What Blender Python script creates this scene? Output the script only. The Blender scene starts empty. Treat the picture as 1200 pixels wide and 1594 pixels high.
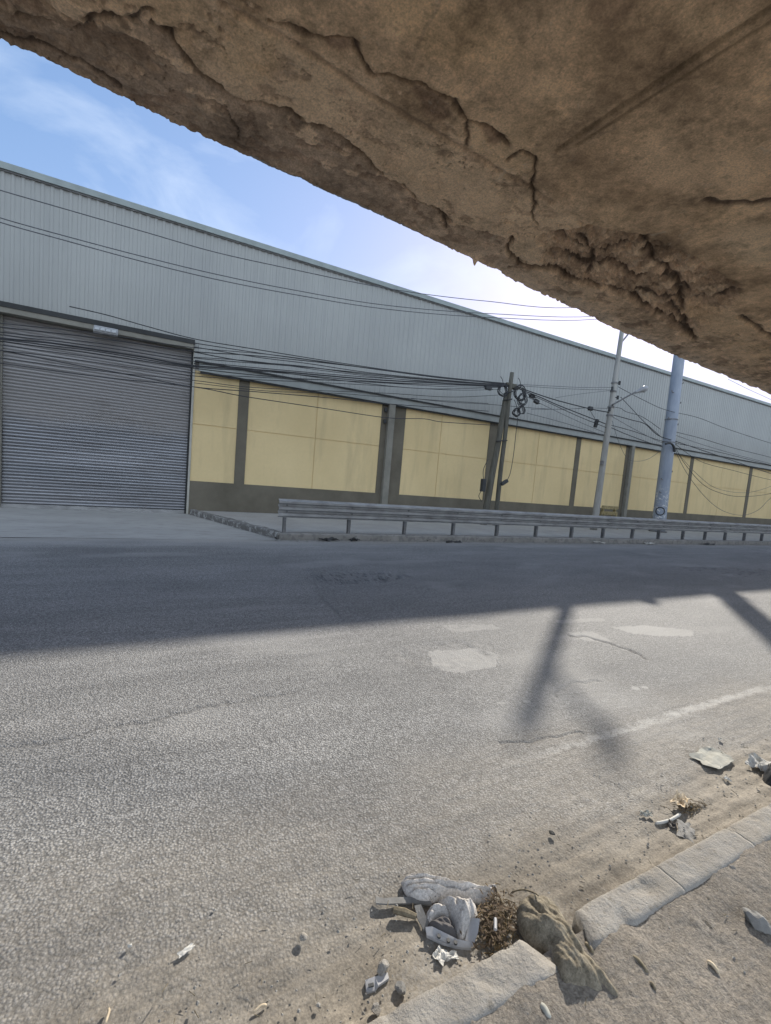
import bpy, math, random
import numpy as np
from mathutils import Vector, Matrix, noise as mnoise
random.seed(7)
R = math.radians
S = bpy.context.scene
COL = S.collection

# ------------------------------------------------------------------ camera
EYE = 1.6
F_PX, YAW, PITCH, ROLL = 660.0, R(26.595), R(4.606), R(4.848)
W0, H0 = 1200.0, 1594.0
fw = Vector((math.sin(YAW)*math.cos(PITCH), math.cos(YAW)*math.cos(PITCH), -math.sin(PITCH)))
r0 = Vector((math.cos(YAW), -math.sin(YAW), 0)); u0 = r0.cross(fw)
rt = math.cos(ROLL)*r0 + math.sin(ROLL)*u0
up = -math.sin(ROLL)*r0 + math.cos(ROLL)*u0
cam = bpy.data.objects.new('camera', bpy.data.cameras.new('camera')); COL.objects.link(cam)
m = Matrix((rt, up, -fw)).transposed().to_4x4(); m.translation = Vector((0, 0, EYE))
cam.matrix_world = m
cam.data.sensor_fit = 'VERTICAL'; cam.data.sensor_height = 24
cam.data.lens = F_PX/H0*24
cam.data.clip_start = 0.05; cam.data.clip_end = 5000
S.camera = cam

# ------------------------------------------------------------------ sky + sun
SUN_AZ, SUN_EL = R(54.2), R(26.2)         # azimuth measured from +Y towards +X
w = bpy.data.worlds.new('World'); S.world = w; w.use_nodes = True
nt = w.node_tree; nt.nodes.clear()
o = nt.nodes.new('ShaderNodeOutputWorld'); bg = nt.nodes.new('ShaderNodeBackground')
sky = nt.nodes.new('ShaderNodeTexSky'); sky.sky_type = 'NISHITA'; sky.sun_disc = False
sky.sun_elevation = SUN_EL; sky.sun_rotation = SUN_AZ
sky.air_density = 1.0; sky.dust_density = 0.7; sky.ozone_density = 2.5
tc = nt.nodes.new('ShaderNodeTexCoord'); mp = nt.nodes.new('ShaderNodeMapping')
mp.inputs['Scale'].default_value = (1.0, 1.0, 2.0); mp.inputs['Rotation'].default_value = (0, 0.35, 0.5)
nz = nt.nodes.new('ShaderNodeTexNoise'); nz.inputs['Scale'].default_value = 3.6; nz.inputs['Detail'].default_value = 7
nz.inputs['Roughness'].default_value = 0.55; nz.inputs['Distortion'].default_value = 0.5
cr = nt.nodes.new('ShaderNodeValToRGB'); cr.color_ramp.elements[0].position = 0.46; cr.color_ramp.elements[1].position = 0.80
cr.color_ramp.elements[1].color = (0.6, 0.6, 0.6, 1)
mx = nt.nodes.new('ShaderNodeMix'); mx.data_type = 'RGBA'
mx.inputs[7].default_value = (2.3, 2.6, 3.1, 1)
L = nt.links.new
L(tc.outputs['Generated'], mp.inputs[0]); L(mp.outputs[0], nz.inputs[0]); L(nz.outputs[0], cr.inputs[0])
d1 = nt.nodes.new('ShaderNodeVectorMath'); d1.operation = 'MULTIPLY_ADD'; d1.inputs[1].default_value = (0.265, 0.275, 0.21); d1.inputs[2].default_value = (1, 1, 1)
d2 = nt.nodes.new('ShaderNodeVectorMath'); d2.operation = 'DIVIDE'; hs = nt.nodes.new('ShaderNodeHueSaturation'); hs.inputs['Saturation'].default_value = 1.18
L(sky.outputs[0], d1.inputs[0]); L(sky.outputs[0], d2.inputs[0]); L(d1.outputs[0], d2.inputs[1]); L(d2.outputs[0], hs.inputs['Color'])
# unseen bright cloud bank added behind the camera to light the shaded side
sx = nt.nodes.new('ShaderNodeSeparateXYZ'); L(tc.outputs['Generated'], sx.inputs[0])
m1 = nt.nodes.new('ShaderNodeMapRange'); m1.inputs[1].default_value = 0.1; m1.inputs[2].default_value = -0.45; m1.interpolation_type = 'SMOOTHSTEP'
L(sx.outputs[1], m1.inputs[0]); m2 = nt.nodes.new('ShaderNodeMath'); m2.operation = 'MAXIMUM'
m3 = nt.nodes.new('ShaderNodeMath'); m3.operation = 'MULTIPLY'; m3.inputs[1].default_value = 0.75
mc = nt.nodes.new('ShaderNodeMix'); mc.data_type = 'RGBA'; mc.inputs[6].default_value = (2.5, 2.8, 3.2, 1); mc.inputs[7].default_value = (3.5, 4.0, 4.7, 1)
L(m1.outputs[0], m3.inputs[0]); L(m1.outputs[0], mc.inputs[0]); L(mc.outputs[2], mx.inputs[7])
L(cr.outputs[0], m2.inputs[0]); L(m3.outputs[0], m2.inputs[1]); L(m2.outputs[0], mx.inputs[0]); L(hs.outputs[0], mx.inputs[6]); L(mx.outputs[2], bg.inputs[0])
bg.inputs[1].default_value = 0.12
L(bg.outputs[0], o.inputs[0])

sun = bpy.data.objects.new('sun', bpy.data.lights.new('sun', 'SUN')); COL.objects.link(sun)
sun.data.energy = 2.2; sun.data.angle = R(0.7); sun.data.color = (1.0, 0.93, 0.83)
sdir = Vector((math.sin(SUN_AZ)*math.cos(SUN_EL), math.cos(SUN_AZ)*math.cos(SUN_EL), math.sin(SUN_EL)))
sun.rotation_euler = sdir.to_track_quat('Z', 'Y').to_euler()

S.view_settings.view_transform = 'Standard'; S.view_settings.look = 'None'
S.view_settings.exposure = 1.75; S.view_settings.gamma = 1.0
S.render.engine = 'CYCLES'
S.cycles.max_bounces = 8; S.cycles.diffuse_bounces = 5

# ------------------------------------------------------------------ helpers
def ray(px, py):
    return fw + rt*((px-600)/F_PX) - up*((py-797)/F_PX)
def on_y(px, py, Y):
    v = ray(px, py); v = v*(Y/v.y); return Vector((v.x, v.y, v.z+EYE))
def on_z(px, py, Z=0.0):
    v = ray(px, py); v = v*((Z-EYE)/v.z); return Vector((v.x, v.y, Z))

def tag(o, label=None, cat=None, group=None, kind=None):
    if label: o['label'] = label
    if cat: o['category'] = cat
    if group: o['group'] = group
    if kind: o['kind'] = kind
    return o
def empty(name, loc, label, cat, group=None):
    o = bpy.data.objects.new(name, None); COL.objects.link(o); o.location = loc
    o.empty_display_size = 0.2
    return tag(o, label, cat, group)

class MB:
    """collects shapes in world coordinates and links them as one mesh object"""
    def __init__(s): s.v = []; s.f = []
    def add(s, v, f):
        n = len(s.v); s.v += [tuple(p) for p in v]; s.f += [tuple(i+n for i in q) for q in f]
    def box(s, x0, x1, y0, y1, z0, z1, M=None):
        v = [(x, y, z) for z in (z0, z1) for y in (y0, y1) for x in (x0, x1)]
        if M: v = [M @ Vector(p) for p in v]
        s.add(v, [(0, 2, 3, 1), (4, 5, 7, 6), (0, 1, 5, 4), (2, 6, 7, 3), (0, 4, 6, 2), (1, 3, 7, 5)])
    def bevbox(s, x0, x1, y0, y1, z0, z1, b, M=None):
        v = []; 
        for z, i in ((z0, b), (z0+b, 0), (z1-b, 0), (z1, b)):
            a0, a1, c0, c1 = x0+i, x1-i, y0+i, y1-i
            v += [(a0+b, c0, z), (a1-b, c0, z), (a1, c0+b, z), (a1, c1-b, z), (a1-b, c1, z), (a0+b, c1, z), (a0, c1-b, z), (a0, c0+b, z)]
        f = [tuple(range(7, -1, -1)), tuple(range(24, 32))]
        for k in range(3):
            for i in range(8):
                j = (i+1) % 8; f.append((k*8+i, k*8+j, k*8+8+j, k*8+8+i))
        if M: v = [M @ Vector(p) for p in v]
        s.add(v, f)
    def tube(s, pts, rad, n=8, caps=True):
        pts = [Vector(p) for p in pts]
        if not isinstance(rad, (list, tuple)): rad = [rad]*len(pts)
        v = []; f = []; prev = None
        for i, p in enumerate(pts):
            t = (pts[min(i+1, len(pts)-1)]-pts[max(i-1, 0)]).normalized()
            if prev is None:
                a = t.cross(Vector((0, 0, 1)))
                if a.length < 0.2: a = t.cross(Vector((1, 0, 0)))
            else:
                a = prev - t*prev.dot(t)
            a.normalize(); b = t.cross(a); prev = a
            for k in range(n):
                an = 2*math.pi*k/n; v.append(p+(a*math.cos(an)+b*math.sin(an))*rad[i])
        for i in range(len(pts)-1):
            for k in range(n):
                k2 = (k+1) % n; f.append((i*n+k, i*n+k2, i*n+n+k2, i*n+n+k))
        if caps:
            f.append(tuple(range(n-1, -1, -1))); f.append(tuple((len(pts)-1)*n+k for k in range(n)))
        s.add(v, f)
    def build(s, name, mat, parent=None, smooth=False, loc=None):
        me = bpy.data.meshes.new(name)
        v = s.v
        base = parent.location if parent is not None and parent.type == 'EMPTY' else None
        if parent is not None and parent.type != 'EMPTY': base = world_base(parent)
        if base is None and loc is not None: base = Vector(loc)
        if base is not None: v = [(p[0]-base[0], p[1]-base[1], p[2]-base[2]) for p in v]
        me.from_pydata(v, [], s.f); me.update()
        o = bpy.data.objects.new(name, me); COL.objects.link(o)
        if parent is not None: o.parent = parent
        elif loc is not None: o.location = loc
        me.materials.append(mat)
        if smooth: me.polygons.foreach_set('use_smooth', [True]*len(me.polygons))
        return o
def world_base(o):
    b = Vector((0, 0, 0))
    while o is not None: b = b+o.location; o = o.parent
    return b

def smooth_line(pts, k=6):
    P = [Vector(p) for p in pts]; out = []
    for i in range(len(P)-1):
        p0 = P[max(i-1, 0)]; p1 = P[i]; p2 = P[i+1]; p3 = P[min(i+2, len(P)-1)]
        for j in range(k):
            t = j/k
            out.append(0.5*((2*p1)+(p2-p0)*t+(2*p0-5*p1+4*p2-p3)*t*t+(3*p1-p0-3*p2+p3)*t**3))
    out.append(P[-1]); return out

# numpy noise
_rs = np.random.RandomState(3); _perm = _rs.permutation(1024); _g = _rs.rand(1024)*2*np.pi
_gx = np.cos(_g); _gy = np.sin(_g)
def perlin(x, y):
    xi = np.floor(x).astype(int); yi = np.floor(y).astype(int); xf = x-xi; yf = y-yi
    u = xf*xf*xf*(xf*(xf*6-15)+10); v = yf*yf*yf*(yf*(yf*6-15)+10)
    def g(i, j, dx, dy):
        h = _perm[(_perm[i & 1023]+j) & 1023]; return _gx[h]*dx+_gy[h]*dy
    a = g(xi, yi, xf, yf); b = g(xi+1, yi, xf-1, yf); c = g(xi, yi+1, xf, yf-1); d = g(xi+1, yi+1, xf-1, yf-1)
    return (a*(1-u)+b*u)*(1-v)+(c*(1-u)+d*u)*v
def fbm(x, y, o=5, r=0.5):
    t = 0; a = 1.0
    for i in range(o):
        t = t+a*perlin(x+17.3*i, y-9.1*i); x = x*2.03; y = y*2.03; a *= r
    return t
def ss(a, b, x):
    t = np.clip((x-a)/(b-a), 0, 1); return t*t*(3-2*t)
def dist_poly(X, Y, pts):
    d = np.full(X.shape, 1e9)
    for (a, b) in zip(pts[:-1], pts[1:]):
        ax, ay = a[0], a[1]; dx, dy = b[0]-ax, b[1]-ay; l = dx*dx+dy*dy+1e-12
        t = np.clip(((X-ax)*dx+(Y-ay)*dy)/l, 0, 1)
        d = np.minimum(d, np.hypot(X-ax-t*dx, Y-ay-t*dy))
    return d
def growth_axis(a, b, step, lo, hi, g):
    xs = list(np.arange(a, b+1e-6, step))
    s = step; x = xs[-1]
    while x < hi: s = s*g; x += s; xs.append(min(x, hi))
    s = step; x = a; left = []
    while x > lo: s = s*g; x -= s; left.append(max(x, lo))
    return np.array(left[::-1]+xs)
def grid_obj(name, X, Y, Z, mat, attrs=None, col=None, flip=False, parent=None, loc=None):
    ny, nx = X.shape
    me = bpy.data.meshes.new(name)
    me.vertices.add(nx*ny)
    b = loc if loc is not None else (0, 0, 0)
    co = np.stack([X-b[0], Y-b[1], Z-b[2]], -1).reshape(-1).astype(np.float32)
    me.vertices.foreach_set('co', co)
    i = np.arange((ny-1)*(nx-1)); r = i//(nx-1); c = i % (nx-1); a = r*nx+c
    q = np.stack([a, a+1, a+nx+1, a+nx], -1)
    if flip: q = q[:, ::-1]
    n = len(a)
    me.loops.add(n*4); me.polygons.add(n)
    me.loops.foreach_set('vertex_index', q.reshape(-1).astype(np.int32))
    me.polygons.foreach_set('loop_start', (np.arange(n)*4).astype(np.int32))
    me.polygons.foreach_set('use_smooth', np.ones(n, bool))
    me.update(calc_edges=True)
    for k, v in (attrs or {}).items():
        at = me.attributes.new(k, 'FLOAT', 'POINT'); at.data.foreach_set('value', v.reshape(-1).astype(np.float32))
    if col is not None:
        at = me.attributes.new('tint', 'FLOAT_COLOR', 'POINT')
        c4 = np.concatenate([col, np.ones(col.shape[:2]+(1,))], -1)
        at.data.foreach_set('color', c4.reshape(-1).astype(np.float32))
    me.materials.append(mat)
    o = bpy.data.objects.new(name, me); COL.objects.link(o)
    if parent: o.parent = parent
    elif loc is not None: o.location = loc
    return o

# ------------------------------------------------------------------ materials
class NT:
    def __init__(s, name, rough=0.8, metal=0.0, spec=0.3):
        s.m = bpy.data.materials.new(name); s.m.use_nodes = True; s.t = s.m.node_tree
        s.b = s.t.nodes['Principled BSDF']; s.b.inputs['Roughness'].default_value = rough
        s.b.inputs['Metallic'].default_value = metal
        s.b.inputs['Specular IOR Level'].default_value = spec
        s.tc = s.t.nodes.new('ShaderNodeTexCoord')
        s.geo = s.t.nodes.new('ShaderNodeNewGeometry')
    def n(s, t, **k):
        n = s.t.nodes.new(t)
        for a, b in k.items(): setattr(n, a, b)
        return n
    def l(s, a, b): s.t.links.new(a, b)
    def pos(s, scale=(1, 1, 1)):
        mp = s.n('ShaderNodeMapping'); mp.inputs['Scale'].default_value = scale
        s.l(s.geo.outputs['Position'], mp.inputs[0]); return mp.outputs[0]
    def noise(s, sc, det=4, rough=0.55, scale=(1, 1, 1), dist=0):
        n = s.n('ShaderNodeTexNoise'); n.inputs['Scale'].default_value = sc; n.inputs['Detail'].default_value = det
        n.inputs['Roughness'].default_value = rough; n.inputs['Distortion'].default_value = dist
        s.l(s.pos(scale), n.inputs[0]); return n.outputs[0]
    def vor(s, sc, scale=(1, 1, 1), feature='F1'):
        n = s.n('ShaderNodeTexVoronoi'); n.feature = feature; n.inputs['Scale'].default_value = sc
        s.l(s.pos(scale), n.inputs[0]); return n
    def ramp(s, x, stops):
        c = s.n('ShaderNodeValToRGB'); e = c.color_ramp.elements
        while len(e) < len(stops): e.new(0.5)
        for i, (p, v) in enumerate(stops):
            e[i].position = p; e[i].color = (v, v, v, 1) if isinstance(v, (int, float)) else tuple(v)+(1,)
        s.l(x, c.inputs[0]); return c.outputs[0]
    def mix(s, f, a, b, mode='MIX'):
        m = s.n('ShaderNodeMix'); m.data_type = 'RGBA'; m.blend_type = mode
        for k, v in ((0, f), (6, a), (7, b)):
            sock = m.inputs[k]
            if hasattr(v, 'is_output'): s.l(v, sock)
            elif isinstance(v, (int, float)): sock.default_value = v if k == 0 else (v, v, v, 1)
            else: sock.default_value = tuple(v)+(1,)
        return m.outputs[2]
    def math(s, op, a, b=0.0):
        m = s.n('ShaderNodeMath', operation=op)
        for i, v in enumerate((a, b)):
            if hasattr(v, 'is_output'): s.l(v, m.inputs[i])
            else: m.inputs[i].default_value = v
        return m.outputs[0]
    def attr(s, name):
        a = s.n('ShaderNodeAttribute'); a.attribute_name = name; return a
    def bump(s, h, st=0.5, dist=0.01, prev=None):
        b = s.n('ShaderNodeBump'); b.inputs['Strength'].default_value = st; b.inputs['Distance'].default_value = dist
        s.l(h, b.inputs['Height'])
        if prev is not None: s.l(prev, b.inputs['Normal'])
        s.l(b.outputs[0], s.b.inputs['Normal']); return b.outputs[0]
    def color(s, c):
        if hasattr(c, 'is_output'): s.l(c, s.b.inputs['Base Color'])
        else: s.b.inputs['Base Color'].default_value = tuple(c)+(1,)
        return s
def simple(name, col, rough=0.7, metal=0.0, var=0.25, sc=6, bsc=60, bst=0.3, bd=0.003, scale=(1, 1, 1), spec=0.3):
    t = NT(name, rough, metal, spec)
    n = t.noise(sc, 5, 0.6, scale)
    lo = tuple(c*(1-var) for c in col); hi = tuple(min(1, c*(1+var)) for c in col)
    t.color(t.ramp(n, [(0.3, lo), (0.7, hi)]))
    t.bump(t.noise(bsc, 3), bst, bd)
    return t.m

# asphalt
t = NT('asphalt', 0.85, 0, 0.25)
asp = t.ramp(t.noise(0.7, 7, 0.66, (0.35, 1, 1), 0.4), [(0.3, (0.235, 0.236, 0.232)), (0.70, (0.345, 0.342, 0.332))])
vo = t.vor(92); agg = t.ramp(vo.outputs['Distance'], [(0.1, 1.0), (0.75, 0.0)])
nn = t.noise(95, 3, 0.6)
speck = t.ramp(nn, [(0.35, 0.62), (0.65, 1.35)])
asp = t.mix(1.0, asp, speck, 'MULTIPLY'); asp = t.mix(1.0, asp, t.ramp(vo.outputs['Distance'], [(0.34, 1.05), (0.60, 0.62)]), 'MULTIPLY')
vr = t.ramp(t.noise(28, 2), [(0.35, 0.85), (0.65, 1.15)]); asp = t.mix(1.0, asp, vr, 'MULTIPLY')
dirtc = t.ramp(t.noise(5, 6, 0.65), [(0.3, (0.205, 0.178, 0.140)), (0.7, (0.30, 0.268, 0.218))])
dirtc = t.mix(1.0, dirtc, t.ramp(t.noise(34, 4, 0.65, (0.07, 1, 1)), [(0.3, 0.78), (0.7, 1.16)]), 'MULTIPLY')
dirtc = t.mix(1.0, dirtc, t.ramp(t.noise(120, 3), [(0.3, 0.7), (0.7, 1.25)]), 'MULTIPLY')
c = t.mix(t.attr('dirt').outputs['Fac'], asp, dirtc)
grn = t.math('MULTIPLY', t.math('SUBTRACT', t.noise(75, 4, 0.75), 0.5), 1.6)
c = t.mix(t.math('MULTIPLY', t.ramp(t.math('ADD', t.attr('dust').outputs['Fac'], t.math('MULTIPLY', grn, 0.6)), [(0.10, 0.0), (0.70, 1.0)]), 0.92), c, (0.37, 0.365, 0.35))
c = t.mix(t.ramp(t.math('ADD', t.attr('paint').outputs['Fac'], grn), [(0.2, 0.0), (1.05, 0.8)]), c, (0.56, 0.55, 0.52))
c = t.mix(t.attr('tar').outputs['Fac'], c, (0.06, 0.06, 0.062))
t.color(c)
smooth_amt = t.math('SUBTRACT', 1.0, t.attr('dirt').outputs['Fac'])
h = t.math('MULTIPLY', agg, t.math('ADD', t.math('MULTIPLY', smooth_amt, 0.85), 0.15))
b1 = t.bump(h, 0.6, 0.0045)
b1 = t.bump(nn, 0.5, 0.004, b1)
b1 = t.bump(t.noise(22, 4), 0.18, 0.010, b1)
ASPHALT = t.m

def dirt_mat(name, c0, c1):
    t = NT(name, 0.95, 0, 0.1)
    c = t.ramp(t.noise(4, 6, 0.65), [(0.3, c0), (0.7, c1)])
    c = t.mix(1.0, c, t.ramp(t.noise(110, 3), [(0.3, 0.68), (0.7, 1.28)]), 'MULTIPLY')
    v = t.vor(38); pebm = t.math('MULTIPLY', t.ramp(v.outputs['Distance'], [(0.05, 1.0), (0.2, 0.0)]), t.ramp(t.noise(31, 2), [(0.58, 0.0), (0.66, 1.0)])); c = t.mix(pebm, c, (0.30, 0.29, 0.27))
    t.color(c)
    b = t.bump(t.noise(70, 5, 0.7), 0.8, 0.012); b = t.bump(pebm, 0.6, 0.006, b); t.bump(t.noise(24, 6, 0.7), 0.6, 0.02, b)
    return t.m
DIRT = dirt_mat('dirt', (0.20, 0.178, 0.15), (0.30, 0.27, 0.23))
GROUND = dirt_mat('ground_earth', (0.16, 0.145, 0.12), (0.26, 0.235, 0.20))

# rough underside concrete
t = NT('soffit_concrete', 0.92, 0, 0.15)
c = t.attr('tint').outputs['Color']
c = t.mix(1.0, c, t.ramp(t.noise(2.2, 8, 0.72, dist=0.6), [(0.32, 0.74), (0.68, 1.2)]), 'MULTIPLY')
c = t.mix(1.0, c, t.ramp(t.noise(48, 6, 0.8), [(0.36, 0.72), (0.64, 1.25)]), 'MULTIPLY')
c = t.mix(t.ramp(t.noise(5.5, 9, 0.78, dist=1.2), [(0.58, 0.0), (0.64, 0.35)]), c, (0.16, 0.13, 0.10))
c = t.mix(t.ramp(t.noise(3.1, 9, 0.75, dist=0.8), [(0.60, 0.0), (0.66, 0.4)]), c, (0.62, 0.53, 0.41))
c = t.mix(t.ramp(t.noise(9, 4, 0.6), [(0.74, 0.0), (0.84, 0.3)]), c, (0.10, 0.08, 0.06))
t.color(c)
b = t.bump(t.noise(14, 8, 0.7), 0.8, 0.03); b = t.bump(t.noise(120, 4, 0.7), 0.6, 0.006, b)
v = t.vor(16); t.bump(t.ramp(v.outputs['Distance'], [(0.04, 0.0), (0.10, 1.0)]), 0.25, 0.006, b)
SOFFIT = t.m
CONC = simple('weathered_concrete', (0.36, 0.345, 0.32), 0.9, 0, 0.22, 2.5, 40, 0.5, 0.006)
t = NT('kerb_concrete', 0.92, 0, 0.15)
c = t.ramp(t.noise(9, 6, 0.65), [(0.3, (0.27, 0.252, 0.225)), (0.7, (0.37, 0.35, 0.315))])
c = t.mix(t.ramp(t.noise(24, 5, 0.7), [(0.58, 0.0), (0.68, 0.6)]), c, (0.17, 0.15, 0.12)); c = t.mix(t.ramp(t.noise(3.5, 7, 0.7), [(0.47, 0.0), (0.6, 0.5)]), c, (0.29, 0.262, 0.218)); t.color(c)
b = t.bump(t.noise(60, 6, 0.7), 0.8, 0.010); t.bump(t.noise(11, 5, 0.7), 0.6, 0.02, b)
KERB = t.m
t = NT('far_kerb_concrete', 0.9)
c = t.ramp(t.noise(2, 5), [(0.3, (0.20, 0.195, 0.18)), (0.7, (0.29, 0.28, 0.26))])
c = t.mix(t.ramp(t.noise(7, 4, 0.6), [(0.52, 0.0), (0.58, 0.7)]), c, (0.16, 0.155, 0.15)); t.color(c); t.bump(t.noise(20, 5), 0.6, 0.02)
FARKERB = t.m
t = NT('flaking_kerb_paint', 0.9)
c = t.mix(t.ramp(t.noise(7, 7, 0.75), [(0.50, 0.0), (0.60, 1.0)]), (0.15, 0.145, 0.135), (0.38, 0.38, 0.36)); t.color(c); t.bump(t.noise(20, 5), 0.6, 0.02)
RAMPKERB = t.m
t = NT('sidewalk_concrete', 0.92)
c = t.ramp(t.noise(1.3, 6, 0.6), [(0.3, (0.31, 0.30, 0.28)), (0.72, (0.39, 0.38, 0.355))]); c = t.mix(1.0, c, t.ramp(t.noise(40, 3), [(0.3, 0.85), (0.7, 1.1)]), 'MULTIPLY')
t.color(c); t.bump(t.noise(30, 5), 0.5, 0.01)
SIDEWALK = t.m
t = NT('apron_concrete', 0.92)
c = t.ramp(t.noise(1.1, 6, 0.6, (0.4, 1, 1)), [(0.3, (0.32, 0.315, 0.295)), (0.72, (0.42, 0.41, 0.385))])
c = t.mix(t.ramp(t.noise(6, 5, 0.7, (0.4, 1.5, 1)), [(0.5, 0.0), (0.66, 0.5)]), c, (0.20, 0.19, 0.175)); t.color(c); t.bump(t.noise(30, 5), 0.5, 0.01)
APRON = t.m

# building
t = NT('painted_cladding', 0.5, 0.0, 0.4)
c = t.ramp(t.noise(0.6, 6, 0.6, (1, 1, 0.5)), [(0.3, (0.315, 0.325, 0.31)), (0.7, (0.355, 0.365, 0.345))])
c = t.mix(t.ramp(t.noise(3.0, 5, 0.6, (3.0, 1, 0.12)), [(0.5, 0.0), (0.75, 0.3)]), c, (0.22, 0.23, 0.23)); t.color(c)
t.bump(t.noise(5, 3), 0.1, 0.01)
CLAD = t.m
TRIM = simple('trim_metal', (0.30, 0.32, 0.305), 0.5, 0.0, 0.12, 3, 30, 0.1)
CAP = simple('roof_cap_metal', (0.27, 0.31, 0.30), 0.45, 0.0, 0.12, 3, 30, 0.1)
DARKTRIM = simple('dark_flashing', (0.045, 0.047, 0.047), 0.85, 0.0, 0.2, 3, 30, 0.1)
ROOFM = simple('roof_sheet', (0.35, 0.37, 0.38), 0.5, 0.0, 0.1, 1, 30, 0.1)
t = NT('yellow_render', 0.9)
c = t.ramp(t.noise(0.5, 5, 0.6), [(0.3, (0.65, 0.51, 0.27)), (0.7, (0.74, 0.59, 0.325))])
c = t.mix(t.ramp(t.noise(1.6, 6, 0.65, (1.6, 1, 0.22)), [(0.5, 0.0), (0.72, 0.5)]), c, (0.46, 0.37, 0.21))
c = t.mix(t.ramp(t.noise(11, 4, 0.6), [(0.4, 0.0), (0.8, 0.25)]), c, (0.56, 0.465, 0.27)); t.color(c); t.bump(t.noise(40, 4), 0.35, 0.006)
YELLOW = t.m
t = NT('brown_grey_render', 0.92)
c = t.ramp(t.noise(1.2, 6, 0.65), [(0.3, (0.12, 0.108, 0.082)), (0.7, (0.175, 0.158, 0.122))]); c = t.mix(t.ramp(t.noise(18, 4), [(0.55, 0), (0.8, 0.35)]), c, (0.14, 0.13, 0.11)); t.color(c); t.bump(t.noise(35, 5), 0.4, 0.008)
PLINTH = t.m
STEELCOL = simple('column_paint', (0.22, 0.212, 0.18), 0.7, 0, 0.15, 3)
WHITEJ = simple('door_jamb_paint', (0.42, 0.41, 0.36), 0.7, 0, 0.15, 3)
t = NT('shutter_steel', 0.42, 0.45, 0.4)
c = t.ramp(t.noise(0.5, 5, 0.6, (0.5, 1, 2.5)), [(0.3, (0.26, 0.27, 0.285)), (0.7, (0.38, 0.385, 0.40))])
c = t.mix(t.ramp(t.noise(2.2, 7, 0.75, (0.12, 1, 6)), [(0.42, 0.0), (0.66, 0.75)]), c, (0.17, 0.165, 0.165)); sp_ = t.n('ShaderNodeSeparateXYZ'); t.l(t.geo.outputs['Position'], sp_.inputs[0])
hz = t.math('ADD', t.math('DIVIDE', sp_.outputs[2], 6.0), t.math('MULTIPLY', t.math('SUBTRACT', t.noise(1.2, 4), 0.5), 0.10))
dusty = t.ramp(hz, [(0.36, 0.0), (0.42, 1.0)])          # upper slats warmer and rougher, lower band smoother and more metallic
c = t.mix(t.math('MULTIPLY', dusty, 0.65), c, (0.30, 0.285, 0.27))
c = t.mix(t.ramp(t.noise(3.0, 5, 0.7, (0.3, 1, 1)), [(0.55, 0), (0.8, 0.5)]), c, (0.14, 0.13, 0.12))
t.l(t.ramp(dusty, [(0, 0.33), (1, 0.75)]), t.b.inputs['Roughness']); t.l(t.ramp(dusty, [(0, 0.6), (1, 0.1)]), t.b.inputs['Metallic'])
t.color(c); t.bump(t.noise(6, 3), 0.2, 0.01)
SHUTTER = t.m
# fixtures
GALV = simple('galvanised_steel', (0.29, 0.29, 0.285), 0.6, 0.1, 0.28, 3, 30, 0.15, scale=(1, 1, 2))
POSTM = simple('rusty_grey_post', (0.20, 0.20, 0.20), 0.7, 0.2, 0.3, 8)
t = NT('weathered_wood_pole', 0.9)
c = t.ramp(t.noise(6, 6, 0.65, (3, 3, 0.3)), [(0.3, (0.07, 0.068, 0.056)), (0.7, (0.15, 0.145, 0.12))]); t.color(c); t.bump(t.noise(20, 5, 0.6, (3, 3, 0.2)), 0.6, 0.01)
WOOD = t.m
POLEC = simple('pole_concrete', (0.32, 0.315, 0.29), 0.9, 0, 0.2, 3, 40, 0.4, 0.006, (2, 2, 0.4))
t = NT('pole_blue_grey_paint', 0.6)
c = t.ramp(t.noise(2.5, 6, 0.65, (2, 2, 0.5)), [(0.3, (0.24, 0.28, 0.34)), (0.7, (0.34, 0.38, 0.44))])
sep = t.n('ShaderNodeSeparateXYZ'); t.l(t.geo.outputs['Position'], sep.inputs[0])
low = t.ramp(t.math('DIVIDE', sep.outputs[2], 10.0), [(0.16, 1.0), (0.24, 0.0)])
fl = t.math('MULTIPLY', t.ramp(t.noise(9, 4, 0.6), [(0.56, 0.0), (0.59, 1.0)]), low)
c = t.mix(fl, c, (0.62, 0.63, 0.62)); t.color(c); t.bump(t.noise(15, 4), 0.2, 0.01)
POLEB = t.m
CABLE = simple('cable_rubber', (0.04, 0.042, 0.046), 0.6, 0, 0.2)
CABLEG = simple('faded_cable_rubber', (0.10, 0.105, 0.115), 0.6, 0, 0.2)
BLACKP = simple('dark_box_plastic', (0.045, 0.048, 0.05), 0.55, 0, 0.2, 10)
LAMPW = simple('lamp_housing', (0.30, 0.305, 0.31), 0.5, 0.1, 0.1, 10)
LENS = simple('lamp_lens', (0.40, 0.41, 0.41), 0.25, 0, 0.1, 20)
YPAINT = simple('faded_yellow_paint', (0.27, 0.22, 0.11), 0.7, 0, 0.35, 9)
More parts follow.
